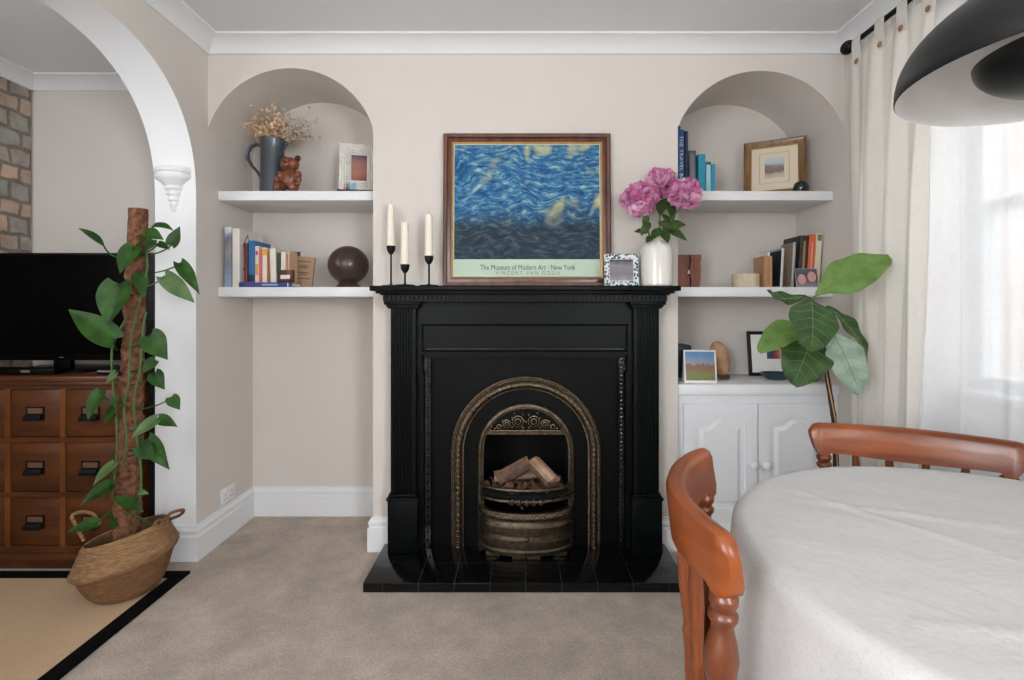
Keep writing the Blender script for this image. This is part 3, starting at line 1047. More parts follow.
YPo = 2.385
sP = YPo / 500
pw, ph = 168 * sP, .737
lean = math.atan2(.030, ph)
PM = Matrix.Translation(((527 - 516) * sP, 2.392, MZ + .001)) @ Matrix.Rotation(-lean, 4, 'X')
M_mint = mat('mint_caption_paper', rgb(186, 206, 188), rough=.6, var=.02)
cap_h = 17.5 * sP
po = frame('framed_poster', 'large wood framed blue art poster leaning on the wall above the mantel', 'picture', PM, pw, ph, .040, .024, M_mahog, M_mint, M_art,
           px=(.004, .004, cap_h, .004), inner=(.008, M_gold), prof=[(0, 0), (0, .9), (.15, 1), (.42, .9), (.5, .45), (.75, .55), (1, .45), (1, 0)])
M_ink = mat('dark_green_ink', rgb(38, 66, 66), var=.05)
M_ink2 = mat('grey_green_ink', rgb(96, 124, 118), var=.05)
for body, size, z, sp, m_, wid in (('The Museum of Modern Art \u00b7 New York', .034, .048 + cap_h * .52, 1.0, M_ink, 95 * sP), ('VINCENT VAN GOGH', .018, .048 + cap_h * .20, 1.5, M_ink2, 64 * sP)):
    b = text_bm(body, size, sp)
    xs = [v.co.x for v in b.bm.verts]
    k = wid / (max(xs) - min(xs))
    b.bm.transform(Matrix.Translation((.003, -.0080, z)) @ Matrix.Rotation(PI / 2, 4, 'X') @ Matrix.Diagonal((k, max(k, .9) * 1.15, 1, 1)))
    obj('caption', b, m_, po, local=True, angle=0, flip=False)

# small patterned frame
M_pat, nt, N, L, P = newmat('green_leaf_pattern')
tc = N.new('ShaderNodeTexCoord'); v = N.new('ShaderNodeTexVoronoi'); v.inputs['Scale'].default_value = 95; v.feature = 'F1'
L.new(tc.outputs['Object'], v.inputs['Vector'])
r = N.new('ShaderNodeValToRGB'); r.color_ramp.interpolation = 'CONSTANT'
r.color_ramp.elements[0].color = rgb(34, 66, 78); r.color_ramp.elements[1].position = .5; r.color_ramp.elements[1].color = rgb(214, 220, 220)
L.new(v.outputs['Distance'], r.inputs['Fac']); L.new(r.outputs['Color'], P.inputs['Base Color'])
M_grey_photo = ramp_pic('grey_portrait', [(0, rgb(160, 156, 160)), (.35, rgb(120, 114, 122)), (.62, rgb(132, 128, 138)), (.8, rgb(90, 84, 92)), (.9, rgb(44, 40, 46))], 'Z', 8, .48, noise=22, amt=.3)
Ys = 2.30
frame('framed_photo', 'small leaf-patterned photo frame with a grey portrait beside the white vase', 'photo frame',
      Matrix.Translation(at(621.5, 0, Ys).to_2d().to_3d() + Vector((0, 0, MZ))) @ Matrix.Rotation(R(-4), 4, 'Z') @ Matrix.Rotation(R(-8), 4, 'X'),
      .158, .150, .023, .014, M_pat, M_card, M_grey_photo, px=(.002, .002, .002, .002))

# vase
vx = (656.5 - 516) * 2.31 / 500
va_ = thing('vase', 'white glazed ceramic vase holding the pink peonies', 'vase', (vx, 2.31, MZ))
pr = [(0, 0), (.066, 0), (.071, .006), (.072, .05), (.071, .165), (.066, .185), (.052, .198), (.045, .206), (.045, .220), (.050, .226), (.048, .229), (.040, .227), (.039, .205), (.060, .18), (.064, .05), (.058, .012), (0, .012)]
obj('body', B().lathe(pr, (vx, 2.31, MZ), 48), M_ceramic, va_)

# peonies
M_petal = leaf_mat('pink_petal', rgb(214, 110, 166), rgb(246, 204, 226), rough=.65, transl=.3)
M_pet_dark = leaf_mat('deep_pink_petal', rgb(188, 78, 142), rgb(222, 140, 188), rough=.65, transl=.3)
M_pleaf = leaf_mat('peony_leaf', rgb(34, 56, 30), rgb(76, 104, 52))


def peony(px, py, rpx, Y, label, seed, leaves):
    rnd = random.Random(seed)
    c = at(px, py, Y); r = rpx * Y / 500
    neck = Vector((vx + rnd.uniform(-.02, .02), 2.31 + rnd.uniform(-.015, .015), MZ + .215))
    t_ = thing('peony', label, 'flower', neck, group=None)
    low = c - Vector((0, 0, r * .6))
    mid = (neck + low) / 2 + Vector(((c.x - vx) * .15, 0, .01))
    st = bez(neck - Vector((0, 0, .16)) + Vector(((vx - neck.x) * .3, 0, 0)), neck + Vector((0, 0, .03)), low, 12)
    obj('stem', B().tube(st, .0035, 6), M_stem, t_)
    face = Vector(((c.x - vx) * 1.2, -.7, .55)).normalized()
    b = B(); n = 165
    q = face.to_track_quat('Z', 'Y')
    for i in range(n):
        f = (i + .5) / n
        ph_ = math.acos(1 - 1.75 * f); th = i * 2.39996 + rnd.uniform(-.2, .2)
        dv = Vector((math.sin(ph_) * math.cos(th), math.sin(ph_) * math.sin(th), math.cos(ph_)))
        dv.rotate(q)
        rad = r * (.46 + .36 * rnd.random() + .06 * f)
        # each petal: a small cupped blade standing out of the ball with a frilled edge
        tang = Vector((rnd.uniform(-1, 1), rnd.uniform(-1, 1), rnd.uniform(-1, 1)))
        s_ = dv.cross(tang).normalized(); u_ = s_.cross(dv).normalized()
        w_ = r * (.20 + .30 * f) * rnd.uniform(.75, 1.2); L_ = r * (.36 + .14 * f) * rnd.uniform(.75, 1.2)
        curl = rnd.uniform(.05, .8)
        b.mi = 0 if rnd.random() < .72 else 1
        base = c + dv * rad * .70

        def fn(u, v, base=base, dv=dv, s_=s_, u_=u_, w_=w_, L_=L_, curl=curl, k=rnd.random() * 6):
            s = v * 2 - 1
            ww = w_ * (.35 + .65 * math.sin(PI * (.15 + .62 * u)))
            return base + dv * (L_ * u - .1 * L_ * math.cos(s * 5 + k) * u * u - .25 * L_ * abs(s) ** 3 * u) + s_ * (s * ww) + u_ * (curl * L_ * (u * u) + .35 * w_ * s * s * (1 - .3 * u) + .05 * w_ * math.sin(s * 9 + k) * u)
        b.grid(fn, 4, 6)
    b.mi = 1
    b.ball(c, r * .58, sub=2)
    obj('bloom', b, [M_petal, M_pet_dark], t_, angle=60)
    for (bx, by, tx, ty, wd, yo, nx) in leaves:
        p0, p1 = at(bx, by, Y + yo * .3), at(tx, ty, Y + yo)
        b = B()
        leaf(b, p0, p1, wd * Y / 500, (nx, -.8, .6), sag=.08, fold=.25, shape='lance', nl=8, nw=4)
        j = min(range(len(st)), key=lambda i: (st[i] - p0).length)
        b.tube(bez(st[j], (st[j] + p0) / 2 + Vector((0, 0, .006)), p0 + (p1 - p0) * .05, 5), .0018, 5)
        obj('leaf', b, M_pleaf, t_)
    return t_


peony(640, 197.5, 17.5, 2.285, 'pink peony bloom at the left of the white vase', 1,
      [(648, 232, 634, 232, 9, -.03, -.4), (650, 222, 641, 236, 9, -.04, -.2), (648, 215, 643, 226, 7, -.01, .2), (652, 236, 646, 243, 7, -.05, .1)])
peony(660.5, 181.5, 15.5, 2.365, 'pink peony bloom behind and highest in the white vase', 2,
      [(664, 197, 660, 216, 12, -.03, -.3), (668, 200, 673, 222, 12, -.02, .3), (662, 214, 672, 226, 11, -.03, .4)])
peony(685.5, 192.5, 17, 2.285, 'pink peony bloom at the right of the white vase, before the blue books', 3,
      [(662, 226, 687, 241, 15, -.03, .3), (668, 225, 686, 225, 12, -.01, .2), (658, 222, 680, 231, 13, -.05, 0), (662, 230, 668, 243, 11, -.05, .1), (660, 228, 652, 240, 10, -.06, -.2)])
# ================================================================== SHELVES
ZU, ZL = 1.762, 1.280      # tops of the upper and lower shelves
SY = 2.507


def shelf(x0, x1, zt_, th, label):
    b = B().box(x0 + .002, x1 - .002, SY, YB - .002, zt_ - th, zt_, .002)
    return tag(obj('floating_shelf', b, M_white, origin=Vector(((x0 + x1) / 2, YB, zt_ - th))), label, 'shelf')


shelf(XL, -.694, ZU, .047, 'white floating shelf in the left alcove carrying the blue jug, upper one')
shelf(XL, -.694, ZL, .048, 'white floating shelf in the left alcove carrying books and a dark ball')
shelf(.786, XR, ZU, .047, 'white floating shelf in the right alcove carrying the gilt framed picture')
shelf(.786, XR, ZL, .048, 'white floating shelf in the right alcove carrying the cream candle')


def book(label, col, w, d, h, M, group, cover_t=.003, title=None, var=.05, m=None, band=None):
    """local: spine looks along -y, thickness along x, stands on z=0"""
    t_ = thing('book', label, 'book', M=M, group=group)
    m = m or mat('book_cover', col, rough=.5, var=var, vscale=15)
    b = B()
    r = .004
    sec = [(-w / 2, d), (-w / 2, .002), (-w / 2 + .003, 0), (w / 2 - .003, 0), (w / 2, .002), (w / 2, d), (w / 2 - cover_t, d), (w / 2 - cover_t, cover_t + .002), (-w / 2 + cover_t, cover_t + .002), (-w / 2 + cover_t, d)]
    b.prism(sec, 'Z', 0, h)
    obj('cover', b, m, t_, local=True, angle=30)
    obj('pages', B().box(-w / 2 + cover_t, w / 2 - cover_t, cover_t + .003, d - .004, .004, h - .004), M_paper, t_, local=True)
    for (z0, z1, c, wf) in (band or []):
        obj('spine_label', B().box(-w / 2 * wf, w / 2 * wf, -.0008, .001, h * z0, h * z1), mat('spine_label', c, var=.03), t_, local=True)
    return t_


def stand(px0, px1, pytop, Yf, zbase, d, label, col, group, tilt=0.0, yaw=0.0, **k):
    """a standing book between two spine edges seen in the photograph"""
    s = Yf / 500
    x = ((px0 + px1) / 2 - 516) * s
    h = EYE - (pytop - 307) * s - zbase
    M = Matrix.Translation((x, Yf, zbase)) @ Matrix.Rotation(yaw, 4, 'Z') @ Matrix.Rotation(tilt, 4, 'Y')
    return book(label, col, (px1 - px0) * s * .96, d, h, M, group, **k)


GL = 'books on the lower left alcove shelf'
zl = ZL + .0005
stand(224, 231.3, 227, 2.53, zl, .20, 'tall grey-blue photographic book at the far left of the lower left shelf', rgb(128, 138, 156), GL,
      m=ramp_pic('mountain_photo_spine', [(0, rgb(150, 166, 190)), (.4, rgb(120, 128, 146)), (.6, rgb(150, 140, 140)), (.8, rgb(104, 112, 132)), (1, rgb(214, 218, 224))], 'Z', 3.2, .02, noise=30, amt=.15))
wb = stand(232, 239.5, 228.5, 2.525, zl, .235, 'tall white book with a line drawing on its cover, second from the left wall', rgb(226, 220, 212), GL, yaw=R(0))
s_ = 2.525 / 500
wb_w = 7.5 * s_ * .96
b = B()
hx = wb_w / 2 + .0012
for pl in ([(.03, .21), (.075, .27), (.095, .225), (.03, .21)], [(.095, .225), (.11, .15), (.10, .06)], [(.04, .10), (.06, .05)], [(.055, .12), (.075, .06)]):
    b.tube([(hx, y, z) for y, z in pl], .0022, 5)
obj('cover_drawing', b, mat('dark_brown_ink', rgb(66, 44, 34), var=.1), wb, local=True)
zb = zl + .0245
lying = book('thick blue book lying flat under the standing books', rgb(34, 66, 130), .023, .115, .265,
             Matrix.Translation(((239 - 516) * 2.515 / 500, 2.513, zl + .0117)) @ Matrix.Rotation(PI / 2, 4, 'Y'), GL,
             band=[(.12, .42, rgb(70, 60, 130), .7), (.44, .74, rgb(150, 176, 214), .35), (.92, .94, rgb(220, 225, 235), .9)])
y1 = 2.535
for a in ((244.2, 247.2, 243, .14, 'thin dark red book beside the tall white one', rgb(112, 36, 40), {}),
          (248.3, 254.3, 240.5, .17, 'bright blue book with dark foot on the lower left shelf', rgb(30, 104, 160), {'band': [(.02, .18, rgb(24, 36, 60), .96)]}),
          (254.8, 258.8, 246, .14, 'cream book with an orange and pink patterned spine', rgb(220, 204, 186), {'band': [(.75, .86, rgb(186, 50, 110), .6), (.2, .5, rgb(210, 140, 70), .7)]}),
          (259.1, 261.6, 249, .13, 'thin pink book next to the yellow-topped one', rgb(196, 96, 110), {}),
          (262.0, 267.0, 247.7, .14, 'white book with a yellow-orange head on its spine', rgb(226, 212, 190), {'band': [(.78, .97, rgb(226, 160, 50), .96)]}),
          (267.3, 269.9, 251, .13, 'narrow rust brown book in the middle of the lower left row', rgb(150, 86, 52), {}),
          (270.4, 276.4, 248.2, .14, 'white paperback leaning towards the rust brown book', rgb(224, 218, 206), {'tilt': R(-2)}),
          (277.0, 280.0, 252.5, .13, 'dark green book right of the white paperback', rgb(46, 58, 52), {}),
          (280.6, 285.6, 252, .095, 'small white paperback standing behind the little wooden block', rgb(222, 214, 202), {}),
          (286.2, 289.2, 251, .095, 'thin cream and red book, last standing one of the lower left row', rgb(214, 180, 150), {'band': [(.1, .9, rgb(180, 70, 56), .35)]})):
    stand(a[0], a[1], a[2], y1, zb, a[3], a[4], a[5], GL, **a[6])
# little wooden block with a white label
wx = at(286, 0, 2.51).x
bl = thing('wooden_block', 'small brown wooden box with white label in front of the books', 'box', (wx, 2.535, zb), (0, 0, R(-12)))
obj('body', B().box(-.040, .040, -.022, .0, 0, .062, .004), M_mahog, bl, local=True)
obj('label', B().box(-.028, .026, -.0235, -.021, .016, .036), M_card, bl, local=True)
# kraft covered book facing out
kx = at(301, 0, 2.655)
M_kraft = mat('kraft_paper', rgb(172, 142, 112), rough=.85, var=.08, vscale=60)
M_ink3 = mat('brown_print', rgb(84, 62, 46), var=.1)
kb = thing('book', 'kraft paper covered book facing out, leaning at the end of the lower left row', 'book',
           M=Matrix.Translation((kx.x, 2.652, zl)) @ Matrix.Rotation(R(4), 4, 'Z') @ Matrix.Rotation(R(-9), 4, 'X') @ Matrix.Rotation(R(4), 4, 'Y'), group=GL)
obj('cover', B().box(-.054, .054, 0, .018, .002, .172, .002), M_kraft, kb, local=True)
b = B()
for z, w_ in ((.145, .035), (.122, .022), (.112, .026), (.085, .03), (.075, .02)):
    b.box(-w_, w_, -.001, .001, z - .0022, z + .0022)
b.box(-.045, .045, -.001, .001, .05, .054)
obj('printed_lines', b, M_ink3, kb, local=True)
tr_ = thing('book', 'small dark red notebook resting behind the kraft covered book', 'book', M=Matrix.Translation((at(295, 0, 2.74).x, 2.735, zl)) @ Matrix.Rotation(R(-6), 4, 'X'), group=GL)
obj('cover', B().box(-.035, .022, 0, .012, 0, .205, .002), mat('dark_red_cloth', rgb(94, 34, 38), var=.1), tr_, local=True)
obj('pages', B().box(.022, .034, .002, .010, .003, .200), M_paper, tr_, local=True)

# dark wooden ball on a ring foot
bx_ = at(348.5, 264.5, 2.62)
M_ball = mat('dark_turned_wood', rgb(58, 42, 33), rough=.32, var=.2, vscale=25, bump=.15, bscale=50, coat=.2)
bt = thing('decorative_ball', 'dark brown wooden ball on a ring foot on the lower left shelf', 'ornament', (bx_.x, 2.62, zl))
obj('ball', B().lathe([(.104 * math.sin(PI * i / 24) if 0 < i < 24 else 0, -.1 * math.cos(PI * i / 24)) for i in range(25)], (bx_.x, 2.62, zl + .119), 40), M_ball, bt)
obj('foot', B().lathe([(0, 0), (.060, 0), (.062, .006), (.050, .022), (.045, .034), (.0, .036)], (bx_.x, 2.62, zl), 32), M_ball, bt)

# jug with dried flowers
jx, jY = at(272.5, 0, 2.63).x, 2.63
zu = ZU + .0005
M_enamel = mat('blue_grey_enamel', rgb(62, 70, 78), rough=.34, var=.06, vscale=8, metal=.15, coat=.3)
jt = thing('jug', 'tall blue-grey enamel jug with handle on the upper left shelf', 'jug', (jx, jY, zu))
b = B()
pr = [(0, 0), (.058, 0), (.062, .004), (.061, .03), (.058, .15), (.057, .24), (.060, .275), (.064, .292), (.062, .294), (.057, .276), (.054, .24), (.055, .03), (0, .012)]
b.lathe(pr, (jx, jY, zu), 40)
for v in b.bm.verts:   # pouring lip drawn out to the right
    dx = v.co.x - jx
    hz = (v.co.z - zu - .235) / .06
    if hz > 0 and dx > 0:
        k = max(0, dx / .064) ** 4 * min(1, hz)
        v.co.x += .022 * k; v.co.z += -.012 * k
    elif hz > 0:
        v.co.z += .010 * min(1, hz) * (-dx / .064)
obj('body', b, M_enamel, jt)
hp = [(jx - .055, jY, zu + .262), (jx - .082, jY, zu + .272), (jx - .112, jY, zu + .262), (jx - .130, jY, zu + .232), (jx - .127, jY, zu + .195), (jx - .108, jY, zu + .16), (jx - .080, jY, zu + .13), (jx - .064, jY, zu + .105), (jx - .057, jY, zu + .08)]
obj('handle', B().tube(hp, [.010, .010, .010, .010, .010, .0095, .009, .009, .007], 10, sc=(1.3, .8)), M_enamel, jt)
M_dry = mat('dried_tan', rgb(218, 182, 146), rough=.9, var=.2, vscale=40)
M_dry2 = mat('dried_grey', rgb(180, 166, 148), rough=.9, var=.25, vscale=40)
rnd = random.Random(11)
ft = thing('dried_flowers', 'airy bunch of dried tan seed heads standing in the blue jug', 'dried flowers', (jx, jY, zu + .2))
b, h1, h2 = B(), B(), B()
for i in range(44):
    base = Vector((jx + rnd.uniform(-.03, .03), jY + rnd.uniform(-.03, .03), zu + .2))
    px = rnd.uniform(246, 312); py = 104 + rnd.random() ** .8 * 30 + abs(px - 280) * .12
    end = at(px, py, jY + rnd.uniform(-.06, .08))
    path = bez(base, base + Vector(((end.x - base.x) * .25, 0, .11)), end, 7)
    b.tube(path, [.0014] * 7 + [.0007], 4)
    hh = h2 if px > 284 and rnd.random() < .8 else h1
    for k in range(13):
        c = path[rnd.randint(4, 7)] + Vector((rnd.gauss(0, .018), rnd.gauss(0, .018), rnd.gauss(0, .013)))
        b.tube([path[5], c], .0005, 3)
        d = Vector((rnd.uniform(-1, 1), rnd.uniform(-1, 1), rnd.uniform(-.6, 1))).normalized() * rnd.uniform(.016, .03)
        leaf(hh, c, c + d, rnd.uniform(.012, .019), (rnd.uniform(-1, 1), -1, rnd.uniform(-.5, 1)), sag=.15, fold=.2, shape='lance', nl=3, nw=2)
obj('stems', b, M_dry2, ft, angle=0)
obj('tan_seed_heads', h1, M_dry, ft, flip=False); obj('grey_seed_heads', h2, M_dry2, ft, flip=False)

# carved wooden teddy bear: one continuous body
tx = at(289.5, 0, 2.575).x; tY = 2.585
b = B()
sc_ = 1.0
def tb(x, y, z, r, s=(1, 1, 1)): b.ball((tx + x, tY + y, zu + z), r, s, sub=3)
tb(0, 0, .075, .048, (.95, .85, 1.15)); tb(0, -.006, .152, .043, (1.08, .95, .88)); tb(0, -.042, .143, .019, (1, .8, .8))
tb(-.037, .004, .187, .0165, (1, .6, 1)); tb(.037, .004, .187, .0165, (1, .6, 1))
for sg in (-1, 1):
    tb(sg * .048, -.012, .098, .017, (.9, .9, 1.2)); tb(sg * .056, -.026, .07, .0155, (.9, .9, 1.3)); tb(sg * .052, -.036, .045, .0135)
    tb(sg * .032, -.03, .03, .026, (.9, 1.1, 1)); tb(sg * .038, -.058, .024, .022, (.9, 1, 1.15))
bo = obj('bear_figurine', b, mat('red_brown_carved_wood', rgb(104, 54, 32), rough=.38, var=.25, vscale=22, coat=.2, col2=rgb(146, 84, 54)), origin=Vector((tx, tY, zu)), angle=180)
rm = bo.modifiers.new('union', 'REMESH'); rm.mode = 'VOXEL'; rm.voxel_size = .003; rm.use_smooth_shade = True
tag(bo, 'small red-brown wooden teddy bear sitting beside the blue jug', 'figurine')
M_dark = mat('dark_brown_stain', rgb(34, 22, 18), rough=.4, var=.1)
for sg in (-1, 1):
    obj('ear', B().ball((tx + sg * .037, tY - .003, zu + .187), .0135, (1, .72, 1), sub=2), M_dark, bo)
    obj('eye', B().ball((tx + sg * .016, tY - .044, zu + .162), .0045, sub=2), M_dark, bo)
obj('nose', B().ball((tx, tY - .057, zu + .147), .006, (1.3, .7, .8), sub=2), M_dark, bo)

# white bobbled photo frame on a dark book behind the pier
M_bobble = mat('white_bobble', rgb(226, 220, 212), rough=.6, var=.1, vscale=160, bump=1.0, bscale=170)
M_face = ramp_pic('warm_blurred_photo', [(0, rgb(120, 66, 60)), (.35, rgb(168, 112, 96)), (.6, rgb(150, 110, 100)), (.8, rgb(86, 76, 100)), (1, rgb(50, 64, 120))], 'Z', 5, .45, noise=9, amt=.2)
dk = thing('book', 'slim dark brown book lying flat on the upper left shelf under the white frame', 'book', M=Matrix.Translation((at(336, 0, 2.56).x, 2.575, zu + .013)) @ Matrix.Rotation(R(6), 4, 'Z') @ Matrix.Rotation(PI / 2, 4, 'Y'))
obj('cover', B().prism([(-.012, .16), (-.012, 0), (.012, 0), (.012, .16), (.009, .16), (.009, .004), (-.009, .004), (-.009, .16)], 'Z', 0, .21), mat('dark_brown_leather', rgb(46, 34, 28), var=.15), dk, local=True)
obj('pages', B().box(-.009, .009, .005, .156, .003, .207), M_paper, dk, local=True)
fx = at(341, 0, 2.66).x
fm = frame('framed_photo', 'white bobbled photo frame leaning on the upper left shelf, half behind the chimney corner', 'photo frame',
           Matrix.Translation((fx + .100, 2.645, zu + .027)) @ Matrix.Rotation(R(14), 4, 'Z') @ Matrix.Rotation(R(-9), 4, 'X'),
           .20, .262, .056, .016, M_bobble, M_card, M_face, px=(.004, .004, .004, .004))
# bobbles all round
bb = B()
for r_i in range(4):
    o_ = .007 + r_i * .0135
    w2, h2_ = .10 - o_, .262 - o_
    nx = int((w2 * 2) / .0125); nz = int((h2_ - o_) / .0125)
    for i in range(nx + 1):
        for z in (o_, h2_): bb.ball((-w2 + i * w2 * 2 / nx, -.0125, z), .0066, sub=1)
    for i in range(1, nz):
        for x in (-w2, w2): bb.ball((x, -.0125, o_ + i * (h2_ - o_) / nz), .0066, sub=1)
obj('bobbles', bb, M_card, fm, local=True, angle=60)
sm = thing('photo_card', 'small blue photo card propped against the white bobbled frame', 'card', M=Matrix.Translation((at(348.5, 0, 2.6).x, 2.615, zu + .027)) @ Matrix.Rotation(R(10), 4, 'Z') @ Matrix.Rotation(R(-14), 4, 'X'))
obj('card', B().box(-.032, .032, 0, .0015, 0, .045), M_card, sm, local=True)
obj('picture', B().box(-.031, .031, -.0008, 0, .001, .044), ramp_pic('blue_snapshot', [(0, rgb(190, 140, 120)), (.3, rgb(90, 60, 66)), (.45, rgb(140, 190, 206)), (1, rgb(120, 176, 200))], 'X', 14, .4, noise=20, amt=.1), sm, local=True)

# ---------------------------------------------------------------- right alcove, upper shelf
GU = 'blue books on the upper right shelf'
tvb = stand(678.2, 684.2, 129.5, 2.56, zu, .22, 'tallest bright blue travel book with white lettering on its spine', rgb(26, 84, 142), GU)
s_ = 2.56 / 500
hB = EYE - (129.5 - 307) * s_ - zu
b = text_bm('THE TRAVEL BOOK', .036, 1.15)
b.bm.transform(Matrix.Translation((0, -.0012, hB * .47)) @ Matrix.Rotation(PI / 2, 4, 'X') @ Matrix.Rotation(-PI / 2, 4, 'Z') @ Matrix.Diagonal((.80, .72, 1, 1)))
obj('title', b, mat('white_lettering', rgb(214, 222, 232), var=.02), tvb, local=True, angle=0, flip=False)
stand(684.8, 688.2, 131, 2.56, zu, .21, 'tall navy book pressed against the blue travel book', rgb(24, 36, 66), GU)
stand(689.2, 697.0, 150.5, 2.57, zu, .17, 'dark grey book with framed spine beside the navy one', rgb(66, 72, 80), GU, tilt=R(-1.2), band=[(.08, .92, rgb(104, 112, 118), .55)])
stand(698.6, 705.6, 154, 2.56, zu, .17, 'turquoise book with plain spine, widest of the small blue ones', rgb(28, 138, 168), GU)
stand(706.4, 711.0, 161.5, 2.555, zu, .14, 'pale blue book with dark head between two turquoise ones', rgb(150, 196, 206), GU, band=[(.9, .98, rgb(30, 60, 84), .96)])
stand(711.4, 715.4, 164, 2.56, zu, .14, 'thin turquoise book at the right end of the blue row', rgb(40, 140, 176), GU)
bt_ = thing('trinket', 'tiny blue ornament perched on top of the tallest blue book', 'ornament', (at(681, 0, 2.56).x, 2.60, zu + hB + .0005))
obj('body', B().lathe([(0, 0), (.012, 0), (.014, .006), (.010, .016), (.012, .022), (.007, .032), (0, .036)], (at(681, 0, 2.56).x, 2.60, zu + hB + .0005), 16), mat('cobalt_glaze', rgb(34, 88, 140), rough=.2), bt_)

M_goldw = wood('gilded_wood', rgb(96, 66, 30), rgb(150, 108, 56), rough=.35, scale=20, coat=.2)
M_cream = mat('cream_mount', rgb(222, 208, 186), rough=.85, var=.02)
M_water = ramp_pic('watercolour_town', [(0, rgb(206, 192, 178)), (.25, rgb(190, 170, 152)), (.38, rgb(128, 106, 96)), (.55, rgb(140, 122, 114)), (.66, rgb(176, 190, 200)), (1, rgb(196, 206, 210))], 'Z', 7.5, .5, noise=16, amt=.3)
gf = frame('framed_picture', 'gilt framed watercolour of buildings leaning on the upper right shelf', 'picture',
           Matrix.Translation((1.372, 2.655, zu)) @ Matrix.Rotation(R(-27), 4, 'Z') @ Matrix.Rotation(R(-8), 4, 'X'), .298, .315, .034, .022, M_goldw, M_cream, M_water, px=(.064, .064, .066, .058), inner=(.005, M_gold))
# fine line round the watercolour
b = B()
b.tube([(-.070, -.0075, .078), (.070, -.0075, .078), (.070, -.0075, .245), (-.070, -.0075, .245)], .0012, 4, closed=True)
obj('mount_line', b, M_gold, gf, local=True)
px_ = at(801, 0, 2.549)
pw_ = thing('paperweight', 'dark green domed glass paperweight at the foot of the gilt picture', 'paperweight', (px_.x, 2.549, zu))
obj('dome', B().lathe([(0, 0), (.031, 0), (.037, .012), (.038, .024), (.032, .046), (.018, .058), (0, .062)], (px_.x, 2.549, zu), 32), mat('dark_green_glass', rgb(16, 36, 34), rough=.08, var=.3, vscale=30, coat=.5), pw_)
obj('base', B().lathe([(0, 0), (.039, 0), (.039, .004), (.034, .006), (0, .006)], (px_.x, 2.549, zu), 24), M_dark, pw_)

# ---------------------------------------------------------------- right alcove, lower shelf
Yw = 2.60
wx = at(689.5, 0, Yw).x
M_redw = wood('red_brown_block', rgb(104, 50, 36), rgb(140, 72, 52), rough=.45, scale=12, coat=.1)
tb_ = thing('tealight_block', 'red-brown wooden block with a central slot beside the mantel end', 'candle holder', (wx, Yw, zl))
b = B()
prof = [(-.066, 0), (-.012, 0), (-.006, .04), (-.014, .09), (-.006, .14), (-.010, .172), (-.066, .172)]
b.prism([(wx + x, zl + z) for x, z in prof], 'Y', Yw, Yw + .07)
b.prism([(wx + x, zl + z) for x, z in [(.006, 0), (.052, 0), (.058, .05), (.060, .10), (.057, .13), (.062, .145), (.062, .172), (.004, .172), (.010, .14), (.002, .09), (.010, .04)]], 'Y', Yw, Yw + .07)
b.box(wx - .014, wx + .012, Yw + .02, Yw + .07, zl, zl + .172)
obj('block', b, M_redw, tb_)
obj('tealight', B().lathe([(0, 0), (.010, 0), (.010, .016), (0, .016)], (wx - .002, Yw + .008, zl + .078), 16).box(wx - .010, wx + .008, Yw + .0, Yw + .02, zl + .072, zl + .078), mat('pewter', rgb(150, 140, 130), rough=.35, metal=.8), tb_)
cx_ = at(745.5, 0, 2.60).x
cc = thing('candle', 'wide cream candle in a rough pot on the lower right shelf', 'candle', (cx_, 2.60, zl))
b = B().lathe([(0, 0), (.062, 0), (.066, .006), (.067, .066), (.065, .070), (.061, .066), (.061, .055), (0, .053)], (cx_, 2.60, zl), 36)
obj('pot', b, mat('cream_stoneware', rgb(206, 192, 164), rough=.6, var=.12, vscale=50, bump=.4, bscale=70), cc)
obj('wax', B().lathe([(0, 0), (.060, 0), (.060, .005), (0, .005)], (cx_, 2.60, zl + .054), 30), M_candle, cc)
obj('wick', B().tube([(cx_, 2.60, zl + .058), (cx_, 2.60, zl + .078)], .002, 6), M_card, cc)

GR = 'books on the lower right shelf'
# frames and books standing side by side, seen from the left
def side_frame(label, x, ya, yb, h, bw, m_f, m_m, m_p, px):
    """a frame standing like a book, its face turned to the left"""
    return frame('framed_photo', label, 'photo frame', Matrix.Translation((x, (ya + yb) / 2, zl)) @ Matrix.Rotation(-PI / 2, 4, 'Z') @ Matrix.Rotation(R(-3), 4, 'X'),
                 yb - ya, h, bw, .012, m_f, m_m, m_p, px=px)


side_frame('white and grey photo frame standing edge-on behind the tan cloth book', 1.326, 2.63, 2.76, .188, .014, M_white, None, ramp_pic('grey_snapshot', [(0, rgb(210, 206, 200)), (.45, rgb(120, 122, 126)), (.7, rgb(90, 96, 104)), (1, rgb(196, 198, 200))], 'Z', 6, .5, noise=14, amt=.2), (0, 0, 0, 0))
stand(764.5, 772.6, 256, 2.545, zl, .12, 'tan cloth book standing in front of the black and silver frame', rgb(178, 136, 100), GR, band=[(.08, .92, rgb(164, 122, 90), .25)])
side_frame('black photo frame with silver edge right of the tan cloth book', 1.364, 2.56, 2.757, .200, .008, mat('silver_metal', rgb(196, 196, 198), rough=.35, metal=.5), mat('black_mount', rgb(16, 20, 22), var=.1), mat('black_photo', rgb(14, 16, 20), var=.4, vscale=30), (.03, .03, .03, .03))
side_frame('silver framed brown linen picture standing left of the dark brown book', 1.436, 2.585, 2.715, .235, .009, mat('grey_silver', rgb(166, 170, 174), rough=.35, metal=.5), None, mat('brown_linen_print', rgb(150, 126, 104), var=.12, vscale=60, stretch=(8, 1, 1)), (0, 0, 0, 0))
stand(798, 806.0, 235.5, 2.58, zl, .17, 'dark brown hardback with gilt lettering on the lower right shelf', rgb(50, 38, 32), GR, tilt=R(3.5), band=[(.2, .9, rgb(150, 128, 84), .3)])
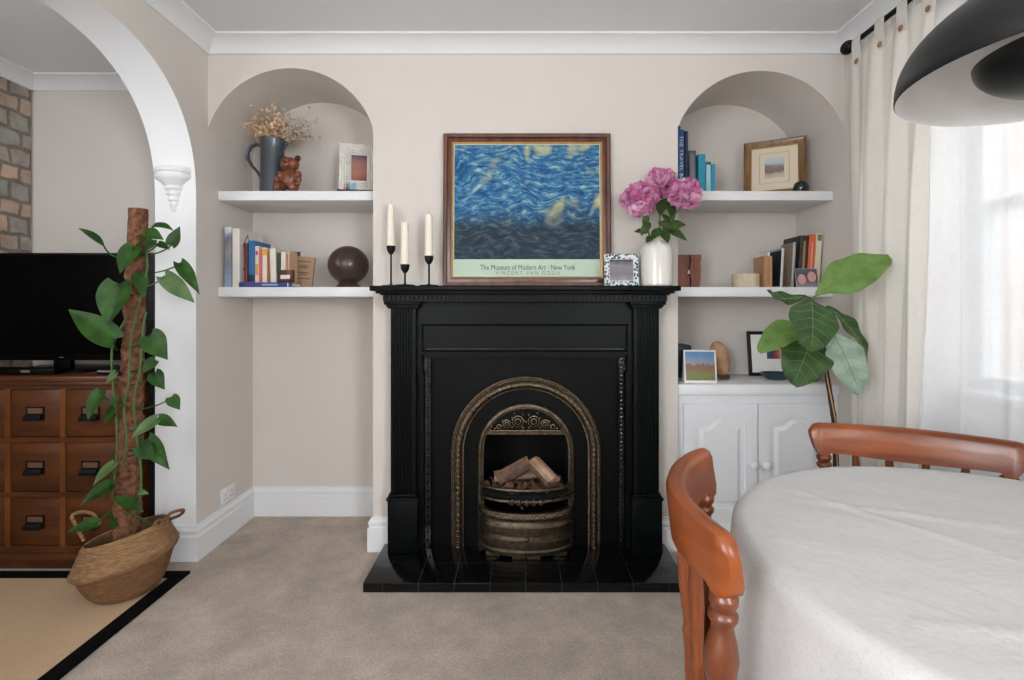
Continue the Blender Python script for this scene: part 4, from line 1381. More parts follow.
stand(806.6, 813.0, 234.5, 2.58, zl, .17, 'orange-red book beside the dark brown hardback', rgb(206, 92, 64), GR, tilt=R(3.5), band=[(.3, .85, rgb(232, 150, 120), .25)])
stand(813.6, 819.6, 233, 2.58, zl, .17, 'cream book at the right end of the lower right row', rgb(214, 204, 178), GR, tilt=R(3.5), band=[(.86, .97, rgb(120, 110, 90), .7)])
pc = thing('photo_card', 'colour snapshot of two blurred faces propped before the orange-red book', 'photo', M=Matrix.Translation((at(808, 0, 2.545).x, 2.548, zl)) @ Matrix.Rotation(R(-10), 4, 'X'))
obj('card', B().box(-.056, .056, 0, .0015, 0, .098), M_card, pc, local=True)
b = B().box(-.055, .055, -.0008, 0, .001, .097)
obj('picture', b, ramp_pic('snapshot_ground', [(0, rgb(150, 140, 150)), (.4, rgb(92, 70, 72)), (.6, rgb(70, 84, 92)), (1, rgb(96, 104, 112))], 'Z', 9, .0, noise=24, amt=.25), pc, local=True)
b = B()
for x, z, r in ((-.026, .042, .021), (.026, .055, .022)):
    b.lathe([(0, 0), (r, 0), (r, .0006), (0, .0006)], seg=20, sy=1.25, mtx=Matrix.Translation((x, -.001, z)) @ Matrix.Rotation(PI / 2, 4, 'X'))
obj('printed_faces', b, mat('skin_print', rgb(206, 156, 150), var=.1, vscale=60), pc, local=True)

# ---------------------------------------------------------------- cupboard below
CY, CT = 2.470, .800
cb = thing('cupboard', 'pale grey-white alcove cupboard with two arched panel doors', 'cupboard', ((.786 + XR) / 2, 2.65, 0))
x0, x1 = .789, XR - .003
obj('worktop', B().box(x0, x1, 2.452, YB - .003, CT - .052, CT, .004), M_cup, cb)
b = B()
b.box(x0, x1, CY + .012, YB - .003, .10, CT - .053)
b.box(x0, x0 + .03, CY, CY + .012, .10, CT - .053).box(x1 - .03, x1, CY, CY + .012, .10, CT - .053).box(x0 + .03, x1 - .03, CY, CY + .012, .715, CT - .053)
b.box(x0, x1, CY - .004, YB - .003, .002, .10, .003)
obj('carcass', b, M_cup, cb)


def cup_door(xa, xb, za, zb_, knob_x, knob_z):
    y0 = CY - .006
    w_ = xb - xa
    st = .058
    b = B()
    b.box(xa, xb, y0 + .011, y0 + .017, za, zb_)
    b.box(xa, xa + st, y0, y0 + .011, za, zb_).box(xb - st, xb, y0, y0 + .011, za, zb_).box(xa + st, xb - st, y0, y0 + .011, za, za + .06)
    # top rail with a cathedral lower edge
    def edge(inset, sgn=1):
        pts = []
        l, r_ = xa + st + inset, xb - st - inset
        for i in range(25):
            u = i / 24; v = abs(u - .5) * 2
            bump_ = .5 + .5 * math.cos(PI * min(1, max(0, (v - .04) / .72)))
            pts.append((l + (r_ - l) * u, zb_ - .095 + .038 * bump_ - inset))
        return pts
    b.prism([(xa + st, zb_), ] + edge(0) + [(xb - st, zb_)], 'Y', y0, y0 + .011)
    d = obj('door', b, M_cup, cb, angle=25)
    # raised field
    b = B()
    e1 = edge(.022)
    pts = [(xa + st + .022, za + .082)] + e1 + [(xb - st - .022, za + .082)]
    e2 = edge(.040)
    pin = [(xa + st + .040, za + .100)] + e2 + [(xb - st - .040, za + .100)]
    A = [b.bm.verts.new((x, y0 + .0112, z)) for x, z in pts]; D = [b.bm.verts.new((x, y0 + .001, z)) for x, z in pin]
    n = len(A)
    for i in range(n):
        b.bm.faces.new((A[i], A[(i + 1) % n], D[(i + 1) % n], D[i]))
    b.bm.faces.new(D); b.bm.faces.new(A[::-1])
    obj('raised_panel', b, M_cup, d, angle=20)
    kx, kz = knob_x, knob_z
    kp = [(.0, 0), (.011, 0), (.009, .009), (.017, .015), (.022, .024), (.019, .034), (.009, .040), (0, .041)]
    obj('knob', B().lathe(kp, (0, 0, 0), 20, mtx=Matrix.Translation((kx, y0, kz)) @ Matrix.Rotation(PI / 2, 4, 'X')), M_cup, d)


s_ = 2.464 / 500
za, zb_ = .125, EYE - (404 - 307) * s_
xm = (758 - 516) * s_
cup_door((684 - 516) * s_, xm - .003, za, zb_, (752 - 516) * s_, EYE - 157 * s_)
cup_door(xm + .003, 1.565, za, zb_, (765 - 516) * s_, EYE - 157 * s_)

# on the cupboard top
zc_ = CT + .0005
M_navy = mat('navy_black_plastic', rgb(20, 26, 32), rough=.4, var=.1)
sp_ = at(684, 0, 2.60)
sk_ = thing('radio', 'dark rounded speaker half hidden behind the chimney corner', 'speaker', (.86, 2.64, zc_))
b = B()
sec = [(.80, .0), (.865, .0), (.873, .03), (.905, .07), (.907, .165), (.896, .172), (.80, .176)]
b.prism([(x, zc_ + .012 + z) for x, z in sec], 'Y', 2.58, 2.70, bev=.004)
obj('housing', b, M_navy, sk_)
obj('base', B().box(.802, .868, 2.585, 2.695, zc_, zc_ + .013, .003), mat('pale_rubber', rgb(150, 146, 140)), sk_)
cd = thing('greetings_card', 'white edged card with a flowery meadow print on the cupboard top', 'card', M=Matrix.Translation((at(701, 0, 2.50).x, 2.50, zc_)) @ Matrix.Rotation(R(-3), 4, 'Z') @ Matrix.Rotation(R(-9), 4, 'X'))
obj('card', B().box(-.080, .080, 0, .0025, 0, .164), M_card, cd, local=True)
obj('rear_flap', B().box(-.080, .080, .0, .002, 0, .164, mtx=Matrix.Translation((0, .045, 0)) @ Matrix.Rotation(R(16), 4, 'X')), M_card, cd, local=True)
M_mead = ramp_pic('meadow_print', [(0, rgb(112, 120, 70)), (.3, rgb(132, 136, 84)), (.48, rgb(150, 104, 84)), (.6, rgb(148, 108, 100)), (.66, rgb(150, 160, 178)), (1, rgb(96, 140, 190))], 'Z', 7.0, -.02, noise=45, amt=.22, stretch=(1, 1, 1))
obj('picture', B().box(-.072, .072, -.0008, 0, .012, .156), M_mead, cd, local=True)
sx_ = at(719, 0, 2.66)
sl = thing('salt_lamp', 'orange-tan rock salt lamp on a dark wooden base', 'lamp', (sx_.x, 2.66, zc_))
obj('base', B().lathe([(0, 0), (.052, 0), (.055, .006), (.052, .018), (0, .018)], (sx_.x, 2.66, zc_), 28), M_mahog, sl)
b = B().ball((sx_.x, 2.66, zc_ + .098), .1, (.52, .5, .92), sub=4)
rnd = random.Random(5)
dirs = [Vector((rnd.gauss(0, 1), rnd.gauss(0, 1), rnd.gauss(0, .7))).normalized() for _ in range(26)]
cen = Vector((sx_.x, 2.66, zc_ + .098))
for v in b.bm.verts:
    q = v.co - cen
    f = 1 + .07 * sum(max(0, q.normalized().dot(d) - .75) for d in dirs) - .05 * math.sin(q.z * 60 + q.x * 40)
    v.co = cen + q * f
    v.co.z = max(v.co.z, zc_ + .0185)
    v.co.x += .014 * (q.z / .1)  * -1
obj('rock', b, mat('salt_rock', rgb(196, 146, 108), rough=.55, var=.14, vscale=14, bump=.5, bscale=30, col2=rgb(220, 176, 138)), sl, angle=60)
fb = frame('framed_picture', 'black framed picture with white mount on the cupboard top', 'picture', Matrix.Translation((at(776, 0, 2.76).x, 2.755, zc_)) @ Matrix.Rotation(R(-3), 4, 'Z') @ Matrix.Rotation(R(-8), 4, 'X'),
           .30, .245, .018, .02, mat('black_lacquer', rgb(18, 18, 19), rough=.3), M_card, ramp_pic('tiny_scene', [(0, rgb(60, 110, 130)), (.35, rgb(40, 60, 80)), (.6, rgb(170, 60, 60)), (1, rgb(210, 206, 200))], 'X', 9, .5, noise=30, amt=.4), px=(.085, .085, .075, .07))
tx_ = 1.372
td = thing('dish', 'dark teal glazed dish in front of the black framed picture', 'dish', (tx_, 2.63, zc_))
M_teal = mat('teal_glaze', rgb(30, 66, 80), rough=.25, coat=.4, var=.15)
b = B().lathe([(0, 0), (.05, 0), (.068, .014), (.086, .034), (.083, .036), (.064, .018), (.042, .008), (0, .008)], (tx_, 2.63, zc_), 40, sy=.7)
obj('bowl', b, M_teal, td)
tc_x = at(822, 0, 2.58).x
tcp = thing('bowl', 'terracotta bowl on the right end of the cupboard top, behind the fig stem', 'bowl', (1.518, 2.585, zc_))
M_terra = mat('terracotta', rgb(176, 110, 76), rough=.8, var=.08, vscale=20)
obj('body', B().lathe([(0, 0), (.030, 0), (.046, .010), (.064, .040), (.068, .054), (.066, .058), (.061, .054), (.055, .036), (.035, .014), (0, .012)], (1.518, 2.585, zc_), 36), M_terra, tcp)

# wall socket on the left wall
so = thing('wall_socket', 'white double wall socket low on the left wall', 'socket', (XL, 2.58, .21))
y0, y1 = 2.525, 2.645
obj('plate', B().box(XL + .001, XL + .010, y0, y1, .175, .255, .003), M_white, so)
M_slot = mat('dark_slot', rgb(60, 56, 54))
for yc in (2.556, 2.614):
    sw = obj('switch', B().box(XL + .010, XL + .014, yc - .008, yc + .008, .232, .246, .002), M_white, so)
    obj('socket_holes', B().box(XL + .0095, XL + .0106, yc - .002, yc + .002, .216, .226).box(XL + .0095, XL + .0106, yc - .013, yc - .006, .196, .200).box(XL + .0095, XL + .0106, yc + .006, yc + .013, .196, .200), M_slot, so)
# ================================================================== FAR ROOM
# rug
b = B().box(-2.66, -1.442, 1.23, 2.215, .001, .010)
rug = thing('rug', 'tan jute rug with a wide black woven border on the left', 'rug', (-2.05, 1.72, .001))
obj('field', B().box(-2.60, -1.502, 1.29, 2.155, .001, .011), M_tan, rug)
ringb = B()
ringb.box(-2.66, -1.442, 2.155, 2.215, .001, .0125, .002).box(-2.66, -1.442, 1.23, 1.29, .001, .0125, .002).box(-1.502, -1.442, 1.29, 2.155, .001, .0125, .002).box(-2.66, -2.60, 1.29, 2.155, .001, .0125, .002)
obj('border', ringb, M_rugb, rug)

# apothecary chest
DX0, DX1, DY0, DY1, DT = -2.56, -1.752, 2.262, 2.72, .868
ch = thing('drawer_chest', 'brown oak apothecary drawer chest with black cup pulls under the television', 'chest of drawers', ((DX0 + DX1) / 2, 2.5, 0))
b = B().box(DX0 - .012, DX1 + .006, DY0 - .012, DY1, DT - .026, DT, .005)
b.box(DX0 - .004, DX1 + .002, DY0 - .004, DY1, DT - .044, DT - .026, .003)
obj('top', b, M_chest, ch)
b = B()
b.box(DX0, DX0 + .02, DY0, DY1, .0, DT - .044).box(DX1 - .02, DX1, DY0 + .002, DY1, .0, DT - .044)
b.box(DX0 + .02, DX1 - .02, DY1 - .012, DY1, 0, DT - .044).box(DX0 + .02, DX1 - .02, DY0 + .03, DY1 - .012, .05, .07)
rows = [(.590, .808), (.342, .566), (.098, .318)]
for z0, z1 in ((.808, DT - .044), (.566, .590), (.318, .342), (.082, .098)):
    b.box(DX0 + .02, DX1 - .02, DY0 + .002, DY1 - .012, z0, z1)
obj('carcass', b, M_chest, ch)
b = B()
b.box(DX0 - .006, DX1 + .004, DY0 - .010, DY0 + .03, .001, .070, .003).box(DX0 - .006, DX1 + .004, DY0 - .005, DY0 + .03, .070, .083, .003)
obj('plinth', b, M_chest, ch)
cols = [-2.426, -2.176, -1.926]
hwid = .112
for z0, z1 in rows:
    for x in (-2.301, -2.051, -1.801):
        obj('divider', B().box(x - .012, x + .012, DY0, DY0 + .02, z0, z1), M_chest_l, ch)
for (z0, z1) in rows:
    for x in cols:
        xr = min(x + hwid, DX1 - .022)
        d = obj('drawer', B().box(x - hwid, xr, DY0 + .004, DY0 + .30, z0 + .003, z1 - .003, .003), M_chest, ch)
        zc_ = (z0 + z1) / 2 - .005
        b = B()
        y = DY0 + .004
        # label holder frame over a cup pull
        b.box(x - .040, x + .040, y - .003, y, zc_ - .028, zc_ + .034, .001)
        b.box(x - .038, x + .038, y - .006, y - .003, zc_ + .029, zc_ + .034).box(x - .040, x - .035, y - .006, y - .003, zc_, zc_ + .034).box(x + .035, x + .040, y - .006, y - .003, zc_, zc_ + .034)
        sec = [(y - .003, zc_ + .002), (y - .016, zc_ - .002), (y - .024, zc_ - .013), (y - .024, zc_ - .026), (y - .021, zc_ - .026), (y - .020, zc_ - .013), (y - .003, zc_ - .004)]
        b.prism(sec, 'X', x - .038, x + .038)
        p = obj('cup_pull', b, M_matblack, d, angle=30)
        obj('label_slip', B().box(x - .034, x + .034, y - .0045, y - .003, zc_ + .004, zc_ + .028), mat('old_label', rgb(104, 78, 56), var=.1), p)

# television
tv = thing('television', 'large black flat television on the oak drawer chest', 'television', (-2.2, 2.42, DT))
TX0, TX1 = -2.66, -1.725
obj('housing', B().box(TX0, TX1, 2.405, 2.44, DT + .055, 1.441, .006), M_tv, tv)
obj('screen', B().box(TX0 + .012, TX1 - .012, 2.4035, 2.406, DT + .085, 1.429), M_screen, tv)
b = B().box(-2.36, -2.04, 2.36, 2.54, DT + .001, DT + .010, .004).box(-2.24, -2.16, 2.42, 2.45, DT + .008, DT + .08, .003)
obj('stand', b, M_tv, tv)
obj('status_light', B().box(-2.195, -2.175, 2.402, 2.405, DT + .068, DT + .071), mat('pale_blue_plastic', rgb(120, 150, 165)), tv)
bx = thing('set_top_box', 'slim black set-top box beneath the television screen', 'set-top box', (-2.36, 2.33, DT + .001))
obj('case', B().box(-2.50, -2.12, 2.295, 2.355, DT + .001, DT + .030, .003), M_tv, bx)
obj('badge', B().box(-2.272, -2.232, 2.2935, 2.2955, DT + .011, DT + .022), mat('silver_badge', rgb(150, 150, 150), rough=.3, metal=.6), bx)
bx = thing('router', 'small black box with pale front standing at the chest end near the moss pole', 'router', (-1.86, 2.33, DT + .001))
obj('case', B().box(-1.93, -1.80, 2.30, 2.36, DT + .001, DT + .028, .003), M_tv, bx)
obj('front_plate', B().box(-1.925, -1.85, 2.2985, 2.3005, DT + .012, DT + .020), mat('grey_plate', rgb(120, 120, 126), rough=.4), bx)
# plain black box filling the gap by the arch
gap_box = thing('tall_black_box', 'tall black box standing in the gap between drawer chest and arch', 'speaker', (-1.722, 2.55, 0))
obj('cabinet', B().box(-1.7435, -1.69, 2.375, 2.80, .003, DT + .05, .003), M_tv, gap_box)
obj('box_front', B().box(-1.741, -1.692, 2.371, 2.376, .02, DT + .04, .002), mat('box_cloth', rgb(10, 10, 10), rough=.95), gap_box)

# ---------------------------------------------------------------- belly basket and climbing plant
KX, KY = -1.612, 2.068
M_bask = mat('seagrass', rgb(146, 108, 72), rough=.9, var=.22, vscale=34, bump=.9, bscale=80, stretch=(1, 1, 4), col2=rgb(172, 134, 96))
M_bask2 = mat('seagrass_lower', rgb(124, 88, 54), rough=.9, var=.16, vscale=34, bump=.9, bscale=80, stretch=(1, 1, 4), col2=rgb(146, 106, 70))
bk = thing('basket', 'woven seagrass belly basket with loop handles holding the climbing plant', 'basket', (KX, KY, .0135))


def tilt(b, k0=.0):
    for v in b.bm.verts:
        h = v.co.z - .0135
        f = max(0, min(1, h / .14))
        v.co.z += (v.co.x - KX) * .25 * f + .03 * f * (1 if h > 0 else 0) * 0
        # oval, pushed a little
    return b


def ribbed(pr, n=4, amp=.0022):
    out = []
    for (r0, z0), (r1, z1) in zip(pr, pr[1:]):
        L_ = math.hypot(r1 - r0, z1 - z0); k = max(2, int(L_ / .0055))
        for i in range(k):
            f = i / k
            nx, nz = (z1 - z0) / L_, -(r1 - r0) / L_
            a = amp * (1 if i % 2 else 0)
            out.append((r0 + (r1 - r0) * f + nx * a, z0 + (z1 - z0) * f + nz * a))
    out.append(pr[-1])
    return out


KS = .80
low = [(0, 0)] + ribbed([(.135 * KS, .0), (.158 * KS, .02), (.182 * KS, .06), (.200 * KS, .105), (.212 * KS, .118)])
up = ribbed([(.212 * KS, .118), (.226 * KS, .128), (.228 * KS, .142), (.218 * KS, .158), (.200 * KS, .19), (.184 * KS, .222), (.178 * KS, .238)]) + [(.172 * KS, .243), (.165 * KS, .240), (.172 * KS, .22), (.19 * KS, .17)]
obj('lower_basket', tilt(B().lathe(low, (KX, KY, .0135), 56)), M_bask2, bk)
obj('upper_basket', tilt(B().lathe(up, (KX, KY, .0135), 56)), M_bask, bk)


def handle(pts, rad=.0065):
    P = [Vector(p) for p in pts]
    q = []
    for i in range(len(P) - 1):
        a, b_, c, d = P[max(i - 1, 0)], P[i], P[i + 1], P[min(i + 2, len(P) - 1)]
        for k in range(5):
            t_ = k / 5
            q.append(.5 * ((2 * b_) + (c - a) * t_ + (2 * a - 5 * b_ + 4 * c - d) * t_ ** 2 + (3 * b_ - a - 3 * c + d) * t_ ** 3))
    q.append(P[-1])
    return B().tube(q, rad, 8)


obj('handle', handle([at(84, 541, 2.03), at(75, 524, 2.04), at(72, 516, 2.05), at(80, 512, 2.06), at(93, 514, 2.07), at(100, 524, 2.08)]), M_bask, bk)
obj('handle', handle([at(154, 526, 2.03), at(157, 521, 2.04), at(166, 519, 2.06), at(171, 513, 2.08), at(183, 510, 2.10), at(180, 515, 2.13), at(168, 520, 2.15)]), mat('dark_seagrass', rgb(110, 74, 50), rough=.9, var=.2, vscale=40), bk)

pl = thing('climbing_plant', 'tall climbing plant with glossy heart-shaped leaves on a brown moss pole', 'plant', (KX, KY, .18))
M_moss = mat('coir_pole', rgb(96, 60, 42), rough=1, var=.4, vscale=45, bump=1.0, bscale=90, col2=rgb(146, 98, 70))
M_leafA = leaf_mat('heart_leaf', rgb(22, 52, 12), rgb(52, 96, 28), rough=.45)
M_leafB = leaf_mat('heart_leaf_pale', rgb(70, 98, 54), rgb(104, 132, 82), rough=.5)
obj('soil', tilt(B().lathe([(0, .185), (.09, .182), (.140, .175), (.140, .165), (0, .155)], (KX, KY, .0135), 32)), M_soil, pl)
PY = 2.10
pb, pt = at(126, 540, PY), at(138.5, 209, PY)
b = B()
rnd = random.Random(2)
nr, ns = 70, 24
pc_ = []
for i in range(nr + 1):
    f = i / nr
    c = pb + (pt - pb) * f + Vector((0, 0, -.04 * (1 - f)))
    pc_.append((c, .050 - .016 * min(1, f * 1.25)))
rings = []
for i, (c, r_) in enumerate(pc_):
    rings.append([b.bm.verts.new(c + Vector((math.cos(2 * PI * k / ns), math.sin(2 * PI * k / ns), 0)) * (r_ + rnd.gauss(0, .0028) * (1 if i < 62 else .5) + (.003 * math.sin(i * 1.7) if i < 60 else 0))) for k in range(ns)])
for i in range(nr):
    for k in range(ns):
        b.bm.faces.new((rings[i][k], rings[i][(k + 1) % ns], rings[i + 1][(k + 1) % ns], rings[i + 1][k]))
b.bm.faces.new(rings[0][::-1]); b.bm.faces.new(rings[-1])
obj('moss_pole', b, M_moss, pl, angle=60)


def pole_at(z):
    f = (z - pb.z) / (pt.z - pb.z)
    return pb + (pt - pb) * f


# main vines climbing the pole
vines = [[(112, 500), (117, 450), (116, 415), (113, 385), (112, 350), (120, 330), (128, 315)], [(140, 505), (141, 470), (137, 440), (134, 400), (140, 370), (143, 330), (146, 312)], [(122, 470), (127, 440), (124, 410), (129, 380), (131, 340), (140, 300), (147, 270), (146, 250)]]
for v_ in vines:
    P = []
    for x, y in v_:
        p = at(x, y, PY - .062)
        P.append(p)
    b = handle(P, .0042)
    obj('vine', b, M_stem, pl)

LV = [  # base px, tip px, width, dY base, dY tip, normal, sag, material, shape
    (104, 246, 78, 228, 9, -.04, -.06, (.2, -.5, .9), .12, 0, 'lance'),
    (133, 246, 120, 274, 27, -.09, -.12, (-.25, -1, .15), .06, 0, 'heart'),
    (117, 283, 108, 326, 37, -.10, -.13, (-.1, -1, .25), .05, 0, 'heart'),
    (113, 339, 68, 309, 25, -.09, -.08, (-.2, -.9, .75), .06, 0, 'heart'),
    (139, 274, 144, 298, 14, -.07, -.09, (.5, -.8, .1), .06, 0, 'heart'),
    (154, 225, 174, 231, 12, -.02, -.03, (.1, -.6, .9), .12, 0, 'heart'),
    (146, 232, 164, 240, 14, -.06, -.06, (.0, -.8, .6), .10, 0, 'heart'),
    (171, 245, 180, 226, 12, -.02, .0, (.5, -.9, .2), .06, 0, 'heart'),
    (153, 240, 145, 253, 10, -.07, -.09, (.2, -1, .4), .06, 0, 'heart'),
    (158, 243, 170, 250, 8, -.03, -.03, (.1, -.8, .6), .08, 0, 'heart'),
    (180, 263, 200, 295, 14, -.02, -.03, (.5, -.9, .35), .10, 0, 'heart'),
    (164, 276, 195, 303, 18, -.04, -.04, (-.1, -.9, .5), -.06, 1, 'heart'),
    (149, 335, 168, 360, 24, -.06, -.07, (.15, -1, .35), .06, 0, 'heart'),
    (155, 360, 142, 373, 13, -.07, -.09, (.0, -1, .4), .08, 0, 'heart'),
    (154, 373, 165, 390, 15, -.05, -.07, (.3, -1, .2), .08, 0, 'heart'),
    (171, 397, 180, 410, 13, -.01, -.01, (.3, -1, .3), .06, 0, 'heart'),
    (100, 391, 88, 421, 21, -.08, -.12, (-.3, -1, .3), .06, 0, 'heart'),
    (114, 408, 104, 424, 12, -.08, -.09, (-.2, -.9, .5), .08, 0, 'heart'),
    (157, 419, 131, 439, 16, -.08, -.12, (-.2, -.9, .6), .08, 1, 'heart'),
    (158, 418, 178, 427, 12, -.05, -.04, (.1, -.8, .6), .12, 0, 'heart'),
    (139, 446, 157, 460, 17, -.07, -.08, (.2, -1, .4), .06, 0, 'heart'),
    (147, 439, 170, 470, 18, -.05, -.05, (.3, -.9, .4), .12, 0, 'heart'),
    (114, 463, 93, 486, 18, -.07, -.13, (-.4, -.9, .6), .06, 1, 'heart'),
    (111, 484, 80, 506, 18, -.08, -.14, (-.1, -.8, .7), .08, 0, 'heart'),
    (128, 502, 111, 499, 11, -.09, -.12, (.0, -.7, .8), .10, 0, 'heart'),
    (127, 501, 144, 512, 11, -.09, -.12, (.1, -.7, .8), .10, 0, 'heart'),
    (97, 523, 66, 533, 13, -.07, -.12, (-.1, -.8, .7), .10, 0, 'heart'),
    (139, 492, 149, 494, 6, -.07, -.08, (.0, -.8, .7), .08, 1, 'heart'),
    (116, 372, 106, 384, 9, -.08, -.1, (-.2, -1, .4), .06, 1, 'heart'),
    (119, 398, 109, 404, 9, -.08, -.1, (.1, -1, .4), .06, 0, 'heart'),
    (152, 526, 163, 520, 9, -.04, -.04, (.2, -.8, .6), .08, 0, 'heart'),
    (112, 528, 118, 515, 8, -.05, -.05, (.2, -.8, .6), .08, 0, 'heart'),
]
for (bx_, by_, tx_, ty_, w_, d0, d1, nrm, sg, mi, shp) in LV:
    p0, p1 = at(bx_, by_, PY + d0), at(tx_, ty_, PY + d1)
    z = min(max(p0.z - .05, .34), 1.5)
    q = pole_at(z) + Vector((.03 * (1 if p0.x > pole_at(z).x else -1), -.045, 0))
    b = B()
    leaf(b, p0, p1, w_ * PY / 500, nrm, sag=sg, fold=.22, shape=shp, nl=12, nw=6)
    dirv = (p0 - q)
    ctrl = q + Vector((dirv.x * .75, dirv.y * .7, dirv.z * .35 - .01))
    b.tube(bez(q, ctrl, p0, 8) + [p0 + (p1 - p0) * .06], .003, 6)
    obj('leaf', b, M_leafB if mi else M_leafA, pl, flip=False)

# ================================================================== TABLE, CLOTH, CHAIRS
TX, TY, TZ, TR = .908, .815, .757, .506
tb_ = thing('dining_table', 'round dining table hidden under the white linen cloth', 'table', (TX, TY, 0))
obj('tabletop', B().lathe([(0, TZ - .030), (TR - .02, TZ - .030), (TR - .006, TZ - .022), (TR - .004, TZ - .010), (TR - .012, TZ), (0, TZ)], (TX, TY, 0), 64), M_pine, tb_)
obj('pedestal', B().lathe([(0, .30), (.05, .30), (.07, .34), (.055, .40), (.045, .50), (.06, .60), (.075, .66), (.10, .70), (.18, TZ - .030), (0, TZ - .030)], (TX, TY, 0), 32), M_pine_v, tb_)
for k in range(4):
    a = PI / 4 + k * PI / 2
    d = Vector((math.cos(a), math.sin(a), 0))
    o_ = Vector((TX, TY, 0))
    b = B().tube([o_ + d * .03 + Vector((0, 0, .36)), o_ + d * .14 + Vector((0, 0, .30)), o_ + d * .26 + Vector((0, 0, .15)), o_ + d * .36 + Vector((0, 0, .04)), o_ + d * .41 + Vector((0, 0, .027))], [.035, .034, .028, .024, .025], 10)
    obj('leg', b, M_pine_v, tb_)

M_linen_t, nt, N, L, P = newmat('white_table_linen')
tc = N.new('ShaderNodeTexCoord')
P.inputs['Roughness'].default_value = .85; P.inputs['Specular IOR Level'].default_value = .15; P.inputs['Sheen Weight'].default_value = .15
nz = N.new('ShaderNodeTexNoise'); nz.inputs['Scale'].default_value = 7; nz.inputs['Detail'].default_value = 6
mpp = N.new('ShaderNodeMapping'); mpp.inputs['Scale'].default_value = (40, 900, 300); L.new(tc.outputs['Object'], mpp.inputs['Vector'])
th1 = N.new('ShaderNodeTexNoise'); th1.inputs['Scale'].default_value = 1.0; th1.inputs['Detail'].default_value = 3; L.new(mpp.outputs[0], th1.inputs['Vector'])
mp2 = N.new('ShaderNodeMapping'); mp2.inputs['Scale'].default_value = (900, 40, 300); L.new(tc.outputs['Object'], mp2.inputs['Vector'])
th2 = N.new('ShaderNodeTexNoise'); th2.inputs['Scale'].default_value = 1.0; th2.inputs['Detail'].default_value = 3; L.new(mp2.outputs[0], th2.inputs['Vector'])
L.new(tc.outputs['Object'], nz.inputs['Vector'])
sm_ = N.new('ShaderNodeMath'); sm_.operation = 'ADD'; L.new(th1.outputs['Fac'], sm_.inputs[0]); L.new(th2.outputs['Fac'], sm_.inputs[1])
rr = N.new('ShaderNodeValToRGB'); rr.color_ramp.elements[0].position = .75; rr.color_ramp.elements[1].position = 1.2
rr.color_ramp.elements[0].color = rgb(180, 178, 177); rr.color_ramp.elements[1].color = rgb(192, 190, 189)
L.new(sm_.outputs[0], rr.inputs['Fac']); L.new(rr.outputs['Color'], P.inputs['Base Color'])
wr = N.new('ShaderNodeTexNoise'); wr.inputs['Scale'].default_value = 9; wr.inputs['Detail'].default_value = 8; wr.inputs['Roughness'].default_value = .6; wr.inputs['Distortion'].default_value = .7
L.new(tc.outputs['Object'], wr.inputs['Vector'])
b1 = N.new('ShaderNodeBump'); b1.inputs['Strength'].default_value = .35; b1.inputs['Distance'].default_value = .012; L.new(wr.outputs['Fac'], b1.inputs['Height'])
b2 = N.new('ShaderNodeBump'); b2.inputs['Strength'].default_value = .08; b2.inputs['Distance'].default_value = .002; L.new(sm_.outputs[0], b2.inputs['Height'])
L.new(b1.outputs[0], b2.inputs['Normal']); L.new(b2.outputs[0], P.inputs['Normal'])

NR, NA = 46, 220
DROP = .262


def fold_line(x, y, a, b_, wdt, amp):
    """a pressed crease along the line a-b"""
    ax, ay = a; bx, by = b_
    L_ = math.hypot(bx - ax, by - ay)
    t_ = ((x - ax) * (bx - ax) + (y - ay) * (by - ay)) / L_
    d = ((x - ax) * (by - ay) - (y - ay) * (bx - ax)) / L_
    e = max(0, min(1, (t_ + .02) / .06)) * max(0, min(1, (L_ - t_ + .02) / .06))
    return amp * math.exp(-(d / wdt) ** 2) * e


CR = [((.62, 1.16), (.80, .86)), ((.50, .66), (.95, .60)), ((.62, 1.08), (1.25, .80)), ((.80, .86), (.93, .45)), ((.95, .60), (1.3, .66))]


def cloth_pt(u, v):
    a = 2 * PI * u
    s = v * (TR + DROP)
    if s <= TR - .012:
        x, y = TX + s * math.cos(a), TY + s * math.sin(a)
        z = TZ + .0045
        for c in CR: z += fold_line(x, y, c[0], c[1], .006, .0045)
        z += .0012 * math.sin(x * 31 + y * 17) * math.sin(y * 23 - x * 9)
        return Vector((x, y, z))
    q = s - (TR - .012)
    rc = .016
    if q < rc * PI / 2:
        th = q / rc
        r_ = TR - .012 + rc * math.sin(th); z = TZ + .0045 - rc * (1 - math.cos(th)); dn = 0
    else:
        dn = q - rc * PI / 2
        r_ = TR - .012 + rc; z = TZ + .0045 - rc - dn
    f = min(1, dn / .13)
    fold_ = math.sin(a * 11 + .6 * math.sin(a * 3)) + .5 * math.sin(a * 19 + 1.3)
    r_ += f ** .7 * (.013 + .014 * fold_) + .008 * f * f
    return Vector((TX + r_ * math.cos(a), TY + r_ * math.sin(a), z + .012 * f * math.cos(a * 4)))


b = B().grid(cloth_pt, NA, NR, closed_u=True)
bmesh.ops.remove_doubles(b.bm, verts=b.bm.verts[:], dist=.0004)
tcl = obj('tablecloth', b, M_linen_t, origin=Vector((TX, TY, TZ)), angle=60)
so_ = tcl.modifiers.new('thickness', 'SOLIDIFY'); so_.thickness = .0012; so_.offset = 1
tag(tcl, 'off-white linen tablecloth with pressed creases draped over the round table', 'tablecloth')


